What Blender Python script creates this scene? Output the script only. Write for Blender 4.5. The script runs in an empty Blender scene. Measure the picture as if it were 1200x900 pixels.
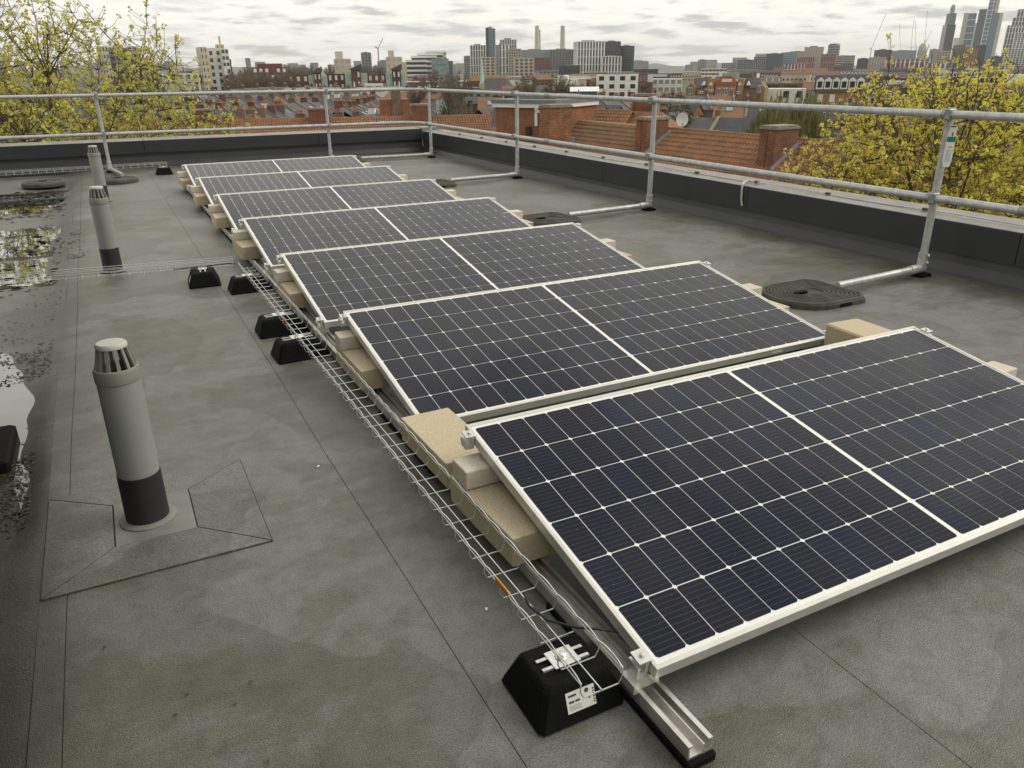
import bpy, math, random
from math import sin, cos, pi, radians, sqrt, hypot
random.seed(7)
R = random.random
def U(a, b): return a + (b - a) * R()

# ------------------------------------------------------------------ camera
scene = bpy.context.scene
COL = scene.collection
CAM = (-0.9357, -1.1048, 1.4289); FPX = 901.9; YAW, PITCH, ROLL = -0.4713, 0.3877, -0.0092
def _axes():
    fw = (-sin(YAW)*cos(PITCH), cos(YAW)*cos(PITCH), -sin(PITCH))
    r = (cos(YAW), sin(YAW), 0.0)
    u = (r[1]*fw[2]-r[2]*fw[1], r[2]*fw[0]-r[0]*fw[2], r[0]*fw[1]-r[1]*fw[0])
    c, s = cos(ROLL), sin(ROLL)
    r2 = tuple(r[i]*c + u[i]*s for i in range(3)); u2 = tuple(-r[i]*s + u[i]*c for i in range(3))
    return r2, u2, fw
AR, AU, AF = _axes()
cd = bpy.data.cameras.new('camera'); cam = bpy.data.objects.new('camera', cd); COL.objects.link(cam)
from mathutils import Matrix, Vector
cam.matrix_world = Matrix(((AR[0], AU[0], -AF[0], CAM[0]), (AR[1], AU[1], -AF[1], CAM[1]), (AR[2], AU[2], -AF[2], CAM[2]), (0, 0, 0, 1)))
cd.sensor_width = 36; cd.lens = 36*FPX/1200; cd.clip_start = 0.05; cd.clip_end = 20000
scene.camera = cam
def ray(x, y):
    a, b = (x-600)/FPX, (450-y)/FPX
    return tuple(AF[i] + AR[i]*a + AU[i]*b for i in range(3))
def atz(x, y, z):
    d = ray(x, y); t = (z-CAM[2])/d[2]; return Vector((CAM[0]+d[0]*t, CAM[1]+d[1]*t, z))
def atd(x, y, D):
    d = ray(x, y); t = D/hypot(d[0], d[1]); return Vector((CAM[0]+d[0]*t, CAM[1]+d[1]*t, CAM[2]+d[2]*t))

# ------------------------------------------------------------------ sky, sun, exposure
SUN_EL, SUN_AZ = radians(42), radians(105)     # azimuth measured from +y towards +x
w = bpy.data.worlds.new('World'); scene.world = w; w.use_nodes = True
nt = w.node_tree; N = nt.nodes; L = nt.links; N.clear()
def nn(t, nodes=None, **k):
    n = (nodes or N).new(t)
    for a, b in k.items(): setattr(n, a, b)
    return n
out = nn('ShaderNodeOutputWorld'); bg = nn('ShaderNodeBackground'); bg2 = nn('ShaderNodeBackground'); mixs = nn('ShaderNodeMixShader')
sky = nn('ShaderNodeTexSky', sky_type='NISHITA', sun_disc=False); sky.sun_elevation = SUN_EL; sky.sun_rotation = SUN_AZ
sky.air_density = 1.5; sky.dust_density = 3.0
L.new(sky.outputs[0], bg.inputs[0]); bg.inputs[1].default_value = 0.10
tc = nn('ShaderNodeTexCoord'); sep = nn('ShaderNodeSeparateXYZ'); L.new(tc.outputs['Generated'], sep.inputs[0])
az = nn('ShaderNodeMath', operation='MAXIMUM'); L.new(sep.outputs[2], az.inputs[0]); az.inputs[1].default_value = 0.0
ad = nn('ShaderNodeMath', operation='ADD'); L.new(az.outputs[0], ad.inputs[0]); ad.inputs[1].default_value = 0.12
dx = nn('ShaderNodeMath', operation='DIVIDE'); dy = nn('ShaderNodeMath', operation='DIVIDE')
L.new(sep.outputs[0], dx.inputs[0]); L.new(ad.outputs[0], dx.inputs[1]); L.new(sep.outputs[1], dy.inputs[0]); L.new(ad.outputs[0], dy.inputs[1])
cmb = nn('ShaderNodeCombineXYZ'); L.new(dx.outputs[0], cmb.inputs[0]); L.new(dy.outputs[0], cmb.inputs[1])
n1 = nn('ShaderNodeTexNoise'); n1.inputs['Scale'].default_value = 1.9; n1.inputs['Detail'].default_value = 8; n1.inputs['Roughness'].default_value = 0.58; n1.inputs['Distortion'].default_value = 0.15
L.new(cmb.outputs[0], n1.inputs['Vector'])
n2_ = nn('ShaderNodeTexNoise'); n2_.inputs['Scale'].default_value = 0.55; n2_.inputs['Detail'].default_value = 4; L.new(cmb.outputs[0], n2_.inputs['Vector'])
nm = nn('ShaderNodeMix'); nm.data_type = 'FLOAT'; nm.inputs[0].default_value = 0.45; L.new(n1.outputs[0], nm.inputs[2]); L.new(n2_.outputs[0], nm.inputs[3])
r1 = nn('ShaderNodeValToRGB'); L.new(nm.outputs[0], r1.inputs[0])
e = r1.color_ramp.elements
e[0].position = 0.34; e[0].color = (0.42, 0.43, 0.425, 1); e[1].position = 0.66; e[1].color = (0.46, 0.467, 0.455, 1)
for p_, c_ in ((0.42, (0.58, 0.58, 0.56)), (0.455, (0.90, 0.885, 0.81)), (0.50, (1.02, 0.99, 0.885)), (0.545, (0.88, 0.865, 0.80)), (0.59, (0.62, 0.62, 0.60))):
    q = r1.color_ramp.elements.new(p_); q.color = c_ + (1,)
L.new(r1.outputs[0], bg2.inputs[0]); bg2.inputs[1].default_value = 1.0
mixs.inputs[0].default_value = 0.96
L.new(bg.outputs[0], mixs.inputs[1]); L.new(bg2.outputs[0], mixs.inputs[2]); L.new(mixs.outputs[0], out.inputs[0])
sl = bpy.data.lights.new('sun', 'SUN'); so = bpy.data.objects.new('sun', sl); COL.objects.link(so)
sl.energy = 1.5; sl.angle = radians(32); sl.color = (1.0, 0.95, 0.85)
sd = Vector((sin(SUN_AZ)*cos(SUN_EL), cos(SUN_AZ)*cos(SUN_EL), sin(SUN_EL)))
so.rotation_euler = (-sd).to_track_quat('-Z', 'Y').to_euler()
vs = scene.view_settings; vs.view_transform = 'Standard'; vs.look = 'None'; vs.exposure = 0.30; vs.gamma = 1.0; vs.use_curve_mapping = False
scene.cycles.max_bounces = 6; scene.cycles.diffuse_bounces = 3; scene.cycles.glossy_bounces = 3; scene.cycles.transparent_max_bounces = 8
scene.cycles.use_denoising = True

# ------------------------------------------------------------------ mesh helpers
class MB:
    def __init__(s): s.v = []; s.f = []
    def quad(s, a, b, c, d):
        i = len(s.v); s.v += [tuple(a), tuple(b), tuple(c), tuple(d)]; s.f.append((i, i+1, i+2, i+3)); return s
    def tri(s, a, b, c):
        i = len(s.v); s.v += [tuple(a), tuple(b), tuple(c)]; s.f.append((i, i+1, i+2)); return s
    def box(s, x0, x1, y0, y1, z0, z1, bev=0):
        i = len(s.v)
        if bev:
            b = bev
            rings = [(b, z0), (0, z0+b), (0, z1-b), (b, z1)]
            for o, z in rings:
                X0, X1, Y0, Y1 = x0+o, x1-o, y0+o, y1-o; c = b
                s.v += [(X0+c, Y0, z), (X1-c, Y0, z), (X1, Y0+c, z), (X1, Y1-c, z), (X1-c, Y1, z), (X0+c, Y1, z), (X0, Y1-c, z), (X0, Y0+c, z)]
            for k in range(3):
                for j in range(8):
                    a = i+8*k+j; d = i+8*k+(j+1) % 8; s.f.append((a, d, d+8, a+8))
            s.f.append(tuple(i+7-j for j in range(8))); s.f.append(tuple(i+24+j for j in range(8)))
            return s
        s.v += [(x0, y0, z0), (x1, y0, z0), (x1, y1, z0), (x0, y1, z0), (x0, y0, z1), (x1, y0, z1), (x1, y1, z1), (x0, y1, z1)]
        for q in ((3, 2, 1, 0), (4, 5, 6, 7), (0, 1, 5, 4), (1, 2, 6, 5), (2, 3, 7, 6), (3, 0, 4, 7)): s.f.append(tuple(i+j for j in q))
        return s
    def prism(s, pts, lo, hi, axis='y'):
        """closed polygon pts extruded along axis"""
        n = len(pts); i = len(s.v)
        for t in (lo, hi):
            for a, b in pts: s.v.append((a, t, b) if axis == 'y' else (t, a, b) if axis == 'x' else (a, b, t))
        for j in range(n):
            k = (j+1) % n; s.f.append((i+j, i+k, i+n+k, i+n+j))
        s.f.append(tuple(i+n-1-j for j in range(n))); s.f.append(tuple(i+n+j for j in range(n)))
        return s
    def tube(s, pts, rad, n=8, cap=True):
        pts = [Vector(p) for p in pts]; m = len(pts)
        rr = rad if isinstance(rad, (list, tuple)) else [rad]*m
        base = len(s.v); up = None
        for k in range(m):
            t = (pts[min(k+1, m-1)]-pts[max(k-1, 0)]).normalized()
            if up is None:
                up = Vector((0, 0, 1)) if abs(t.z) < 0.9 else Vector((1, 0, 0))
            a = t.cross(up).normalized(); b = a.cross(t).normalized(); up = b
            for j in range(n):
                q = 2*pi*j/n; s.v.append(tuple(pts[k]+a*(rr[k]*cos(q))+b*(rr[k]*sin(q))))
        for k in range(m-1):
            for j in range(n):
                A = base+k*n+j; B = base+k*n+(j+1) % n; s.f.append((A, B, B+n, A+n))
        if cap:
            s.f.append(tuple(base+n-1-j for j in range(n))); s.f.append(tuple(base+(m-1)*n+j for j in range(n)))
        return s
    def lathe(s, prof, n=24, c=(0, 0, 0), capt=True, capb=True):
        b = len(s.v)
        for r_, z in prof:
            for j in range(n):
                q = 2*pi*j/n; s.v.append((c[0]+r_*cos(q), c[1]+r_*sin(q), c[2]+z))
        for k in range(len(prof)-1):
            for j in range(n):
                A = b+k*n+j; B = b+k*n+(j+1) % n; s.f.append((A, B, B+n, A+n))
        if capb: s.f.append(tuple(b+n-1-j for j in range(n)))
        if capt: s.f.append(tuple(b+(len(prof)-1)*n+j for j in range(n)))
        return s
    def mesh(s, name, m=None, smooth=False):
        me = bpy.data.meshes.new(name); me.from_pydata(s.v, [], s.f); me.update()
        if m: me.materials.append(m)
        if smooth: 
            me.polygons.foreach_set('use_smooth', [True]*len(me.polygons))
            if hasattr(me, 'set_sharp_from_angle'): me.set_sharp_from_angle(angle=radians(40))
        return me
def link(name, me, parent=None, loc=None, rz=None):
    o = bpy.data.objects.new(name, me); COL.objects.link(o)
    if parent: o.parent = parent
    if loc is not None: o.location = loc
    if rz is not None: o.rotation_euler = (0, 0, rz)
    return o
def obj(name, mb, m, parent=None, smooth=False, loc=None, rz=None, kind=None):
    o = link(name, mb.mesh(name, m, smooth), parent, loc, rz)
    if kind: o['kind'] = kind
    return o
def tag(o, label, cat, group=None):
    o['label'] = label; o['category'] = cat
    if group: o['group'] = group
    return o
def thing(name, label, cat, loc=(0, 0, 0), rz=0, group=None):
    o = link(name, None, None, loc, rz); o.empty_display_size = 0.1
    return tag(o, label, cat, group)
def dup(root, loc=None, rz=None, label=None, group=None):
    def cp(o, par):
        c = o.copy(); COL.objects.link(c); c.parent = par
        for ch in list(o.children): cp(ch, c)
        return c
    r = cp(root, None)
    if loc is not None: r.location = loc
    if rz is not None: r.rotation_euler = (0, 0, rz)
    if label: r['label'] = label
    if group: r['group'] = group
    return r

# ------------------------------------------------------------------ materials
def mat(name, col, rough=0.6, metal=0.0, var=0.15, scale=6.0, bump=0.0, bscale=60.0, col2=None, spec=0.5, rand=0.0, detail=6):
    m = bpy.data.materials.new(name); m.use_nodes = True; t = m.node_tree; ns = t.nodes; p = ns['Principled BSDF']
    p.inputs['Roughness'].default_value = rough; p.inputs['Metallic'].default_value = metal
    p.inputs['Specular IOR Level'].default_value = spec
    c2 = col2 or tuple(c*(1-var) for c in col); c1 = col if col2 else tuple(min(1, c*(1+var)) for c in col)
    co = ns.new('ShaderNodeTexCoord'); no = ns.new('ShaderNodeTexNoise'); no.inputs['Scale'].default_value = scale; no.inputs['Detail'].default_value = detail; no.inputs['Roughness'].default_value = 0.65
    t.links.new(co.outputs['Object'], no.inputs['Vector'])
    rp = ns.new('ShaderNodeValToRGB'); rp.color_ramp.elements[0].position = 0.32; rp.color_ramp.elements[1].position = 0.68
    rp.color_ramp.elements[0].color = c2+(1,); rp.color_ramp.elements[1].color = c1+(1,)
    t.links.new(no.outputs[0], rp.inputs[0]); last = rp.outputs[0]
    if rand:
        oi = ns.new('ShaderNodeObjectInfo'); hs = ns.new('ShaderNodeHueSaturation'); mr = ns.new('ShaderNodeMapRange')
        mr.inputs[3].default_value = 1-rand; mr.inputs[4].default_value = 1+rand
        t.links.new(oi.outputs['Random'], mr.inputs[0]); t.links.new(mr.outputs[0], hs.inputs['Value']); t.links.new(last, hs.inputs['Color']); last = hs.outputs[0]
    t.links.new(last, p.inputs['Base Color'])
    if bump:
        b = ns.new('ShaderNodeBump'); b.inputs['Strength'].default_value = bump; b.inputs['Distance'].default_value = 0.01
        n2 = ns.new('ShaderNodeTexNoise'); n2.inputs['Scale'].default_value = bscale; n2.inputs['Detail'].default_value = 4
        t.links.new(co.outputs['Object'], n2.inputs['Vector']); t.links.new(n2.outputs[0], b.inputs['Height']); t.links.new(b.outputs[0], p.inputs['Normal'])
    return m
def mathn(t, op, a, b=None, clamp=False):
    n = t.nodes.new('ShaderNodeMath'); n.operation = op; n.use_clamp = clamp
    for i, x in enumerate((a, b)):
        if x is None: continue
        if isinstance(x, (int, float)): n.inputs[i].default_value = x
        else: t.links.new(x, n.inputs[i])
    return n.outputs[0]
def ramp(t, src, stops):
    n = t.nodes.new('ShaderNodeValToRGB'); e = n.color_ramp.elements
    e[0].position, e[0].color = stops[0][0], tuple(stops[0][1])+(1,); e[1].position, e[1].color = stops[-1][0], tuple(stops[-1][1])+(1,)
    for p_, c_ in stops[1:-1]:
        q = e.new(p_); q.color = tuple(c_)+(1,)
    t.links.new(src, n.inputs[0]); return n.outputs[0]
def noise(t, vec, sc, det=5, ro=0.6, dist=0.0, scl=None):
    if scl:
        mp = t.nodes.new('ShaderNodeMapping'); mp.inputs['Scale'].default_value = scl; t.links.new(vec, mp.inputs[0]); vec = mp.outputs[0]
    n = t.nodes.new('ShaderNodeTexNoise'); n.inputs['Scale'].default_value = sc; n.inputs['Detail'].default_value = det; n.inputs['Roughness'].default_value = ro; n.inputs['Distortion'].default_value = dist
    t.links.new(vec, n.inputs['Vector']); return n.outputs[0]
def mixc(t, f, a, b, mode='MIX'):
    n = t.nodes.new('ShaderNodeMix'); n.data_type = 'RGBA'; n.blend_type = mode
    for s_, x in ((0, f), (6, a), (7, b)):
        if isinstance(x, (int, float)): n.inputs[s_].default_value = x
        elif isinstance(x, tuple): n.inputs[s_].default_value = x+(1,)
        else: t.links.new(x, n.inputs[s_])
    return n.outputs[2]

def membrane_mat(gut=False):
    m = bpy.data.materials.new('gutter_membrane' if gut else 'roof_membrane'); m.use_nodes = True; t = m.node_tree; p = t.nodes['Principled BSDF']
    g = t.nodes.new('ShaderNodeNewGeometry').outputs['Position']
    big = noise(t, g, 0.55, 7, 0.62, 0.6)
    mid = noise(t, g, 2.6, 8, 0.7, 0.4)
    stre = noise(t, g, 1.6, 7, 0.7, 0.8, scl=(1.0, 3.2, 1))
    fine = noise(t, g, 260, 2, 0.6)
    spk = noise(t, g, 95, 3, 0.75)
    a = mathn(t, 'ADD', mathn(t, 'MULTIPLY', big, 0.5), mathn(t, 'ADD', mathn(t, 'MULTIPLY', mid, 0.28), mathn(t, 'MULTIPLY', stre, 0.32)))
    dirt = ramp(t, a, [(0.45, (0.170, 0.172, 0.163)), (0.535, (0.153, 0.153, 0.141)), (0.575, (0.124, 0.120, 0.097)), (0.68, (0.084, 0.079, 0.058))])
    # sharp edged tide marks of dried water
    tide = noise(t, g, 0.8, 4, 0.5, 0.3)
    tm = ramp(t, tide, [(0.50, (1, 1, 1)), (0.507, (0.74, 0.725, 0.67)), (0.62, (0.88, 0.865, 0.83)), (0.70, (1, 1, 1))])
    c = mixc(t, 0.85, dirt, tm, 'MULTIPLY')
    grit = ramp(t, noise(t, g, 16, 11, 0.78, 0.5), [(0.30, (0.62, 0.61, 0.57)), (0.52, (1.0, 1.0, 1.0)), (0.70, (1.22, 1.22, 1.20))])
    c = mixc(t, 0.8, c, grit, 'MULTIPLY')
    gran = ramp(t, fine, [(0.36, (0.42, 0.42, 0.42)), (0.52, (1.0, 1.0, 1.0)), (0.66, (1.45, 1.45, 1.42))])
    c = mixc(t, 0.75, c, gran, 'MULTIPLY')
    pale = ramp(t, noise(t, g, 7, 9, 0.8, 1.0), [(0.60, (0, 0, 0)), (0.72, (1, 1, 1))])
    c = mixc(t, mathn(t, 'MULTIPLY', pale, 0.28), c, (0.21, 0.21, 0.195))
    moss = ramp(t, noise(t, g, 1.1, 5, 0.6, 0.5), [(0.70, (0, 0, 0)), (0.78, (1, 1, 1))])
    c = mixc(t, mathn(t, 'MULTIPLY', moss, 0.35), c, (0.14, 0.13, 0.05))
    sxx = t.nodes.new('ShaderNodeSeparateXYZ'); t.links.new(g, sxx.inputs[0])
    # silt and algae left along the gutter edge, with a wandering outline
    q = mathn(t, 'ADD', mathn(t, 'MULTIPLY', sxx.outputs[0], -1.0), mathn(t, 'MULTIPLY', mathn(t, 'SUBTRACT', noise(t, g, 2.2, 7, 0.7), 0.5), 0.55))
    silt = ramp(t, mathn(t, 'SUBTRACT', q, 1.0), [(0.16, (0, 0, 0)), (0.34, (1, 1, 1)), (0.55, (0.75, 0.75, 0.75)), (0.75, (0.25, 0.25, 0.25))])
    c = mixc(t, mathn(t, 'MULTIPLY', silt, 0.8), c, (0.034, 0.032, 0.023))
    t.links.new(c, p.inputs['Base Color'])
    rr = ramp(t, a, [(0.42, (0.55,)*3), (0.62, (0.36,)*3)])
    t.links.new(rr, p.inputs['Roughness']); p.inputs['Specular IOR Level'].default_value = 0.45
    b = t.nodes.new('ShaderNodeBump'); b.inputs['Strength'].default_value = 0.55; b.inputs['Distance'].default_value = 0.004
    hh = mathn(t, 'ADD', fine, mathn(t, 'ADD', mathn(t, 'MULTIPLY', spk, 0.8), mathn(t, 'MULTIPLY', noise(t, g, 9, 5), 2.0)))
    t.links.new(hh, b.inputs['Height']); t.links.new(b.outputs[0], p.inputs['Normal'])
    return m
def cell_mat():
    m = bpy.data.materials.new('solar_cell'); m.use_nodes = True; t = m.node_tree; p = t.nodes['Principled BSDF']
    co = t.nodes.new('ShaderNodeTexCoord').outputs['Object']; sx = t.nodes.new('ShaderNodeSeparateXYZ'); t.links.new(co, sx.inputs[0])
    q = mathn(t, 'FRACT', mathn(t, 'DIVIDE', sx.outputs[1], 0.0172))
    line = mathn(t, 'LESS_THAN', q, 0.055)
    oi = t.nodes.new('ShaderNodeObjectInfo').outputs['Random']
    base = ramp(t, oi, [(0.0, (0.0050, 0.0062, 0.0165)), (0.55, (0.0062, 0.0068, 0.0165)), (0.86, (0.0048, 0.0066, 0.020)), (1.0, (0.004, 0.0075, 0.027))])
    c = mixc(t, line, base, (0.075, 0.075, 0.08))
    g = t.nodes.new('ShaderNodeNewGeometry').outputs['Position']
    dust = ramp(t, noise(t, g, 3.0, 8, 0.75, 0.6), [(0.45, (0, 0, 0)), (0.75, (1, 1, 1))])
    c = mixc(t, mathn(t, 'MULTIPLY', dust, 0.018), c, (0.30, 0.29, 0.25))
    spots = ramp(t, noise(t, g, 150, 1, 0.5), [(0.73, (0, 0, 0)), (0.77, (1, 1, 1))])
    c = mixc(t, mathn(t, 'MULTIPLY', spots, 0.25), c, (0.25, 0.25, 0.22))
    t.links.new(c, p.inputs['Base Color']); p.inputs['Roughness'].default_value = 0.45; p.inputs['Specular IOR Level'].default_value = 0.04
    p.inputs['Coat Weight'].default_value = 1.0; p.inputs['Coat IOR'].default_value = 1.21
    t.links.new(ramp(t, dust, [(0, (0.035,)*3), (1, (0.13,)*3)]), p.inputs['Coat Roughness'])
    return m
def brick_mat(name, c1, c2, mortar=(0.30, 0.27, 0.22), sc=1.0):
    m = bpy.data.materials.new(name); m.use_nodes = True; t = m.node_tree; p = t.nodes['Principled BSDF']
    co = t.nodes.new('ShaderNodeTexCoord').outputs['Object']; sx = t.nodes.new('ShaderNodeSeparateXYZ'); t.links.new(co, sx.inputs[0])
    cb = t.nodes.new('ShaderNodeCombineXYZ'); t.links.new(mathn(t, 'ADD', sx.outputs[0], sx.outputs[1]), cb.inputs[0]); t.links.new(sx.outputs[2], cb.inputs[1])
    b = t.nodes.new('ShaderNodeTexBrick'); t.links.new(cb.outputs[0], b.inputs['Vector'])
    b.inputs['Color1'].default_value = c1+(1,); b.inputs['Color2'].default_value = c2+(1,); b.inputs['Mortar'].default_value = mortar+(1,)
    b.inputs['Scale'].default_value = sc; b.inputs['Mortar Size'].default_value = 0.008; b.inputs['Brick Width'].default_value = 0.225; b.inputs['Row Height'].default_value = 0.075
    st = ramp(t, noise(t, co, 1.7, 7, 0.7), [(0.3, (0.55, 0.52, 0.50)), (0.65, (1.15, 1.12, 1.1))])
    oi = t.nodes.new('ShaderNodeObjectInfo').outputs['Random']
    c = mixc(t, 1.0, b.outputs[0], st, 'MULTIPLY')
    c = mixc(t, 1.0, c, ramp(t, oi, [(0, (0.72, 0.74, 0.78)), (1, (1.2, 1.12, 1.0))]), 'MULTIPLY')
    t.links.new(c, p.inputs['Base Color']); p.inputs['Roughness'].default_value = 0.9
    return m
M = {}
M['membrane'] = membrane_mat()
M['felt_dark'] = mat('felt_joint_black', (0.02, 0.02, 0.02), 0.8)
M['upstand'] = mat('upstand_membrane', (0.027, 0.0275, 0.029), 0.42, var=0.25, scale=2.5, bump=0.12, bscale=30)
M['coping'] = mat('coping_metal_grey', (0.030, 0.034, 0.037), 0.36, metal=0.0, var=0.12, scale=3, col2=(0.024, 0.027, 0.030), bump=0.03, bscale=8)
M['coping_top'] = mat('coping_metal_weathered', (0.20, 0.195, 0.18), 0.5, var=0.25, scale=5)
M['cell'] = cell_mat()
M['backsheet'] = mat('panel_backsheet_white', (0.74, 0.74, 0.70), 0.35, var=0.05, scale=3)
M['alu'] = mat('anodised_aluminium', (0.64, 0.63, 0.585), 0.36, metal=0.6, var=0.08, scale=12)
M['alu_raw'] = mat('mill_aluminium', (0.62, 0.60, 0.56), 0.40, metal=0.8, var=0.18, scale=14)
M['galv'] = mat('galvanised_tube', (0.44, 0.45, 0.44), 0.48, metal=0.45, var=0.22, scale=18, bump=0.05, bscale=90, detail=9)
M['galv_dark'] = mat('galvanised_fitting', (0.27, 0.275, 0.27), 0.5, metal=0.45, var=0.25, scale=25)
M['wire'] = mat('zinc_wire', (0.66, 0.69, 0.66), 0.28, metal=0.75, var=0.12, scale=30)
M['steel'] = mat('zinc_plate', (0.72, 0.72, 0.69), 0.3, metal=0.7, var=0.12, scale=20)
M['rubber'] = mat('black_rubber', (0.0045, 0.0045, 0.005), 0.8, var=0.3, scale=40, bump=0.3, bscale=220, spec=0.15)
M['rubber_grey'] = mat('weathered_rubber', (0.072, 0.070, 0.058), 0.85, var=0.35, scale=9, bump=0.3, bscale=120, spec=0.25)
M['concrete'] = mat('concrete_block', (0.60, 0.52, 0.36), 0.92, scale=120, bump=0.5, bscale=320, col2=(0.43, 0.36, 0.235), rand=0.10, detail=9)
M['concrete_pale'] = mat('concrete_brick_pale', (0.66, 0.61, 0.50), 0.92, scale=120, bump=0.5, bscale=320, col2=(0.50, 0.455, 0.36), rand=0.06, detail=9)
M['pvc'] = mat('pvc_grey', (0.245, 0.25, 0.238), 0.42, var=0.05, scale=4)
M['pvc_cap'] = mat('pvc_cap_grey', (0.20, 0.195, 0.165), 0.5, var=0.08, scale=8)
M['pvc_lid'] = mat('pvc_cap_lid', (0.42, 0.41, 0.355), 0.5, var=0.08, scale=14)
M['sleeve'] = mat('pipe_sleeve_dark', (0.016, 0.016, 0.018), 0.55, var=0.15, scale=8)
M['lead'] = mat('lead_flashing', (0.16, 0.165, 0.17), 0.6, var=0.2, scale=6)
M['flange'] = mat('flange_grey', (0.17, 0.17, 0.155), 0.55, var=0.15, scale=9)
M['cable'] = mat('black_cable', (0.01, 0.01, 0.012), 0.45)
M['orange'] = mat('orange_tag', (0.50, 0.26, 0.02), 0.6)
M['white'] = mat('white_plastic', (0.75, 0.74, 0.68), 0.5, var=0.04)
M['paper'] = mat('label_paper', (0.70, 0.70, 0.66), 0.6, var=0.04)
M['ink'] = mat('label_ink', (0.06, 0.06, 0.06), 0.7)
M['ink_grey'] = mat('label_ink_grey', (0.33, 0.33, 0.31), 0.7)
M['green'] = mat('tag_green', (0.0, 0.20, 0.10), 0.5)
M['red'] = mat('tag_red', (0.42, 0.08, 0.10), 0.5)
M['yellow'] = mat('tag_yellow', (0.60, 0.45, 0.08), 0.5)
M['tape'] = mat('lightning_tape', (0.46, 0.44, 0.38), 0.5, metal=0.3, var=0.2, scale=10)
M['litter'] = mat('leaf_litter', (0.035, 0.030, 0.020), 0.8, var=0.5, scale=40)
M['plant_wall'] = mat('plant_room_cladding', (0.030, 0.032, 0.034), 0.5, var=0.15, scale=3)
M['valley'] = membrane_mat(True)

def water_mat():
    m = bpy.data.materials.new('puddle_water'); m.use_nodes = True; t = m.node_tree; p = t.nodes['Principled BSDF']
    g = t.nodes.new('ShaderNodeNewGeometry').outputs['Position']
    p.inputs['Base Color'].default_value = (0.035, 0.033, 0.022, 1); p.inputs['Roughness'].default_value = 0.02; p.inputs['IOR'].default_value = 1.45
    p.inputs['Coat Weight'].default_value = 1.0; p.inputs['Coat Roughness'].default_value = 0.01; p.inputs['Coat IOR'].default_value = 1.38
    b = t.nodes.new('ShaderNodeBump'); b.inputs['Strength'].default_value = 0.05; b.inputs['Distance'].default_value = 0.01
    t.links.new(noise(t, g, 9, 3, 0.5), b.inputs['Height']); t.links.new(b.outputs[0], p.inputs['Normal'])
    return m
M['water'] = water_mat()

# ================================================================== ROOF
roof = obj('flat_roof', MB().box(-1.342, 4.62, -4.0, 13.45, -0.30, -0.004), M['felt_dark']); roof['kind'] = 'structure'
seams = [-1.335, -1.262, -0.345, 0.52, 1.42, 2.30, 3.12, 3.93, 4.62]
cuts = {0: [3.1], 1: [-1.2, 5.35, 9.9], 2: [3.9], 3: [-2.0, 7.4], 4: [5.2], 5: [2.0, 10.2], 6: [8.0], 7: [4.4]}
for i in range(len(seams)-1):
    ys = [-4.0]+cuts[i]+[13.45]
    for j in range(len(ys)-1):
        a, b = seams[i]+0.0011, seams[i+1]-0.0011; c, d = ys[j]+0.0011, ys[j+1]-0.0011
        lo, hi = -0.0035, 0.0
        mb = MB()
        n = max(2, int((d-c)/0.5))
        # gently wandering lap edges
        wob = lambda q, i_: 0.003*sin(1.7*q+i_)+0.0015*sin(3.9*q+2*i_)
        yk = [c]+[0.25*q for q in range(int(math.ceil(c/0.25+0.01)), int(math.floor(d/0.25-0.01))+1)]+[d]; n = len(yk)-1
        e0 = [(a+wob(q, i), q) for q in yk]; e1 = [(b+wob(q, i+1), q) for q in yk]
        for k in range(n):
            A, B, C, D = e0[k], e1[k], e1[k+1], e0[k+1]
            mb.quad(A+(hi,), B+(hi,), C+(hi,), D+(hi,)); mb.quad(A+(lo,), A+(hi,), D+(hi,), D+(lo,)); mb.quad(B+(hi,), B+(lo,), C+(lo,), C+(hi,))
        obj('membrane_sheet', mb, M['membrane'], roof)
# mitred dressing patch round the first vent pipe: four sheets with the joints left open
px, py = -1.0, 1.515
def patch(cx, cy, hx0, hx1, hy0, hy1, ix, iy):
    O = [(cx-hx0, cy-hy0), (cx+hx1, cy-hy0), (cx+hx1, cy+hy1), (cx-hx0, cy+hy1)]
    I = [(cx-ix, cy-iy), (cx+ix, cy-iy), (cx+ix, cy+iy), (cx-ix, cy+iy)]
    for k in range(4):
        l = (k+1) % 4; mb = MB()
        P = [O[k], O[l], I[l], I[k]]
        mx = sum(p[0] for p in P)/4; my = sum(p[1] for p in P)/4
        Q = [(p[0]+(mx-p[0])*0.012, p[1]+(my-p[1])*0.012) for p in P]
        mb.prism(Q, 0.0004, 0.0052, 'z')
        obj('dressing_sheet', mb, M['membrane'], roof)
obj('patch_joint', MB().box(px-0.332, px+0.337, py-0.347, py+0.302, 0.0002, 0.0010), M['felt_dark'], roof)
patch(px, py, 0.33, 0.335, 0.345, 0.30, 0.127, 0.145)
# stepped water channel on the low side
def vh(x, y):
    t = min(1, max(0, (-1.335-x)/(0.18+0.055*sin(2.1*y)+0.035*sin(5.3*y+1)+0.014*sin(14*y)))); z = -0.036*t*t*(3-2*t)
    n = 0.5*sin(3.1*x+1.3*y)+0.35*sin(7.3*x-2.1*y+1)+0.3*sin(5.7*y+2*x)+0.2*sin(13*x+9*y)+0.16*sin(23*y-17*x)+0.12*sin(41*x+29*y)
    z += 0.0022*n*t
    def bump_(cy, s, a): return a*math.exp(-((y-cy)/s)**2)
    z += t*(bump_(4.75, 0.55, 0.022)+bump_(8.75, 0.35, 0.016)+bump_(12.2, 0.6, 0.03)-bump_(10.3, 0.8, 0.010)-bump_(6.6, 1.1, 0.010)-bump_(2.8, 1.0, 0.009)-bump_(0.4, 1.0, 0.013))
    return z-0.0006-0.002*t
mb = MB(); xs = [-1.333-0.02*k for k in range(15)]+[-1.64-0.06*k for k in range(8)]+[-2.2-0.4*k for k in range(12)]
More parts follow.
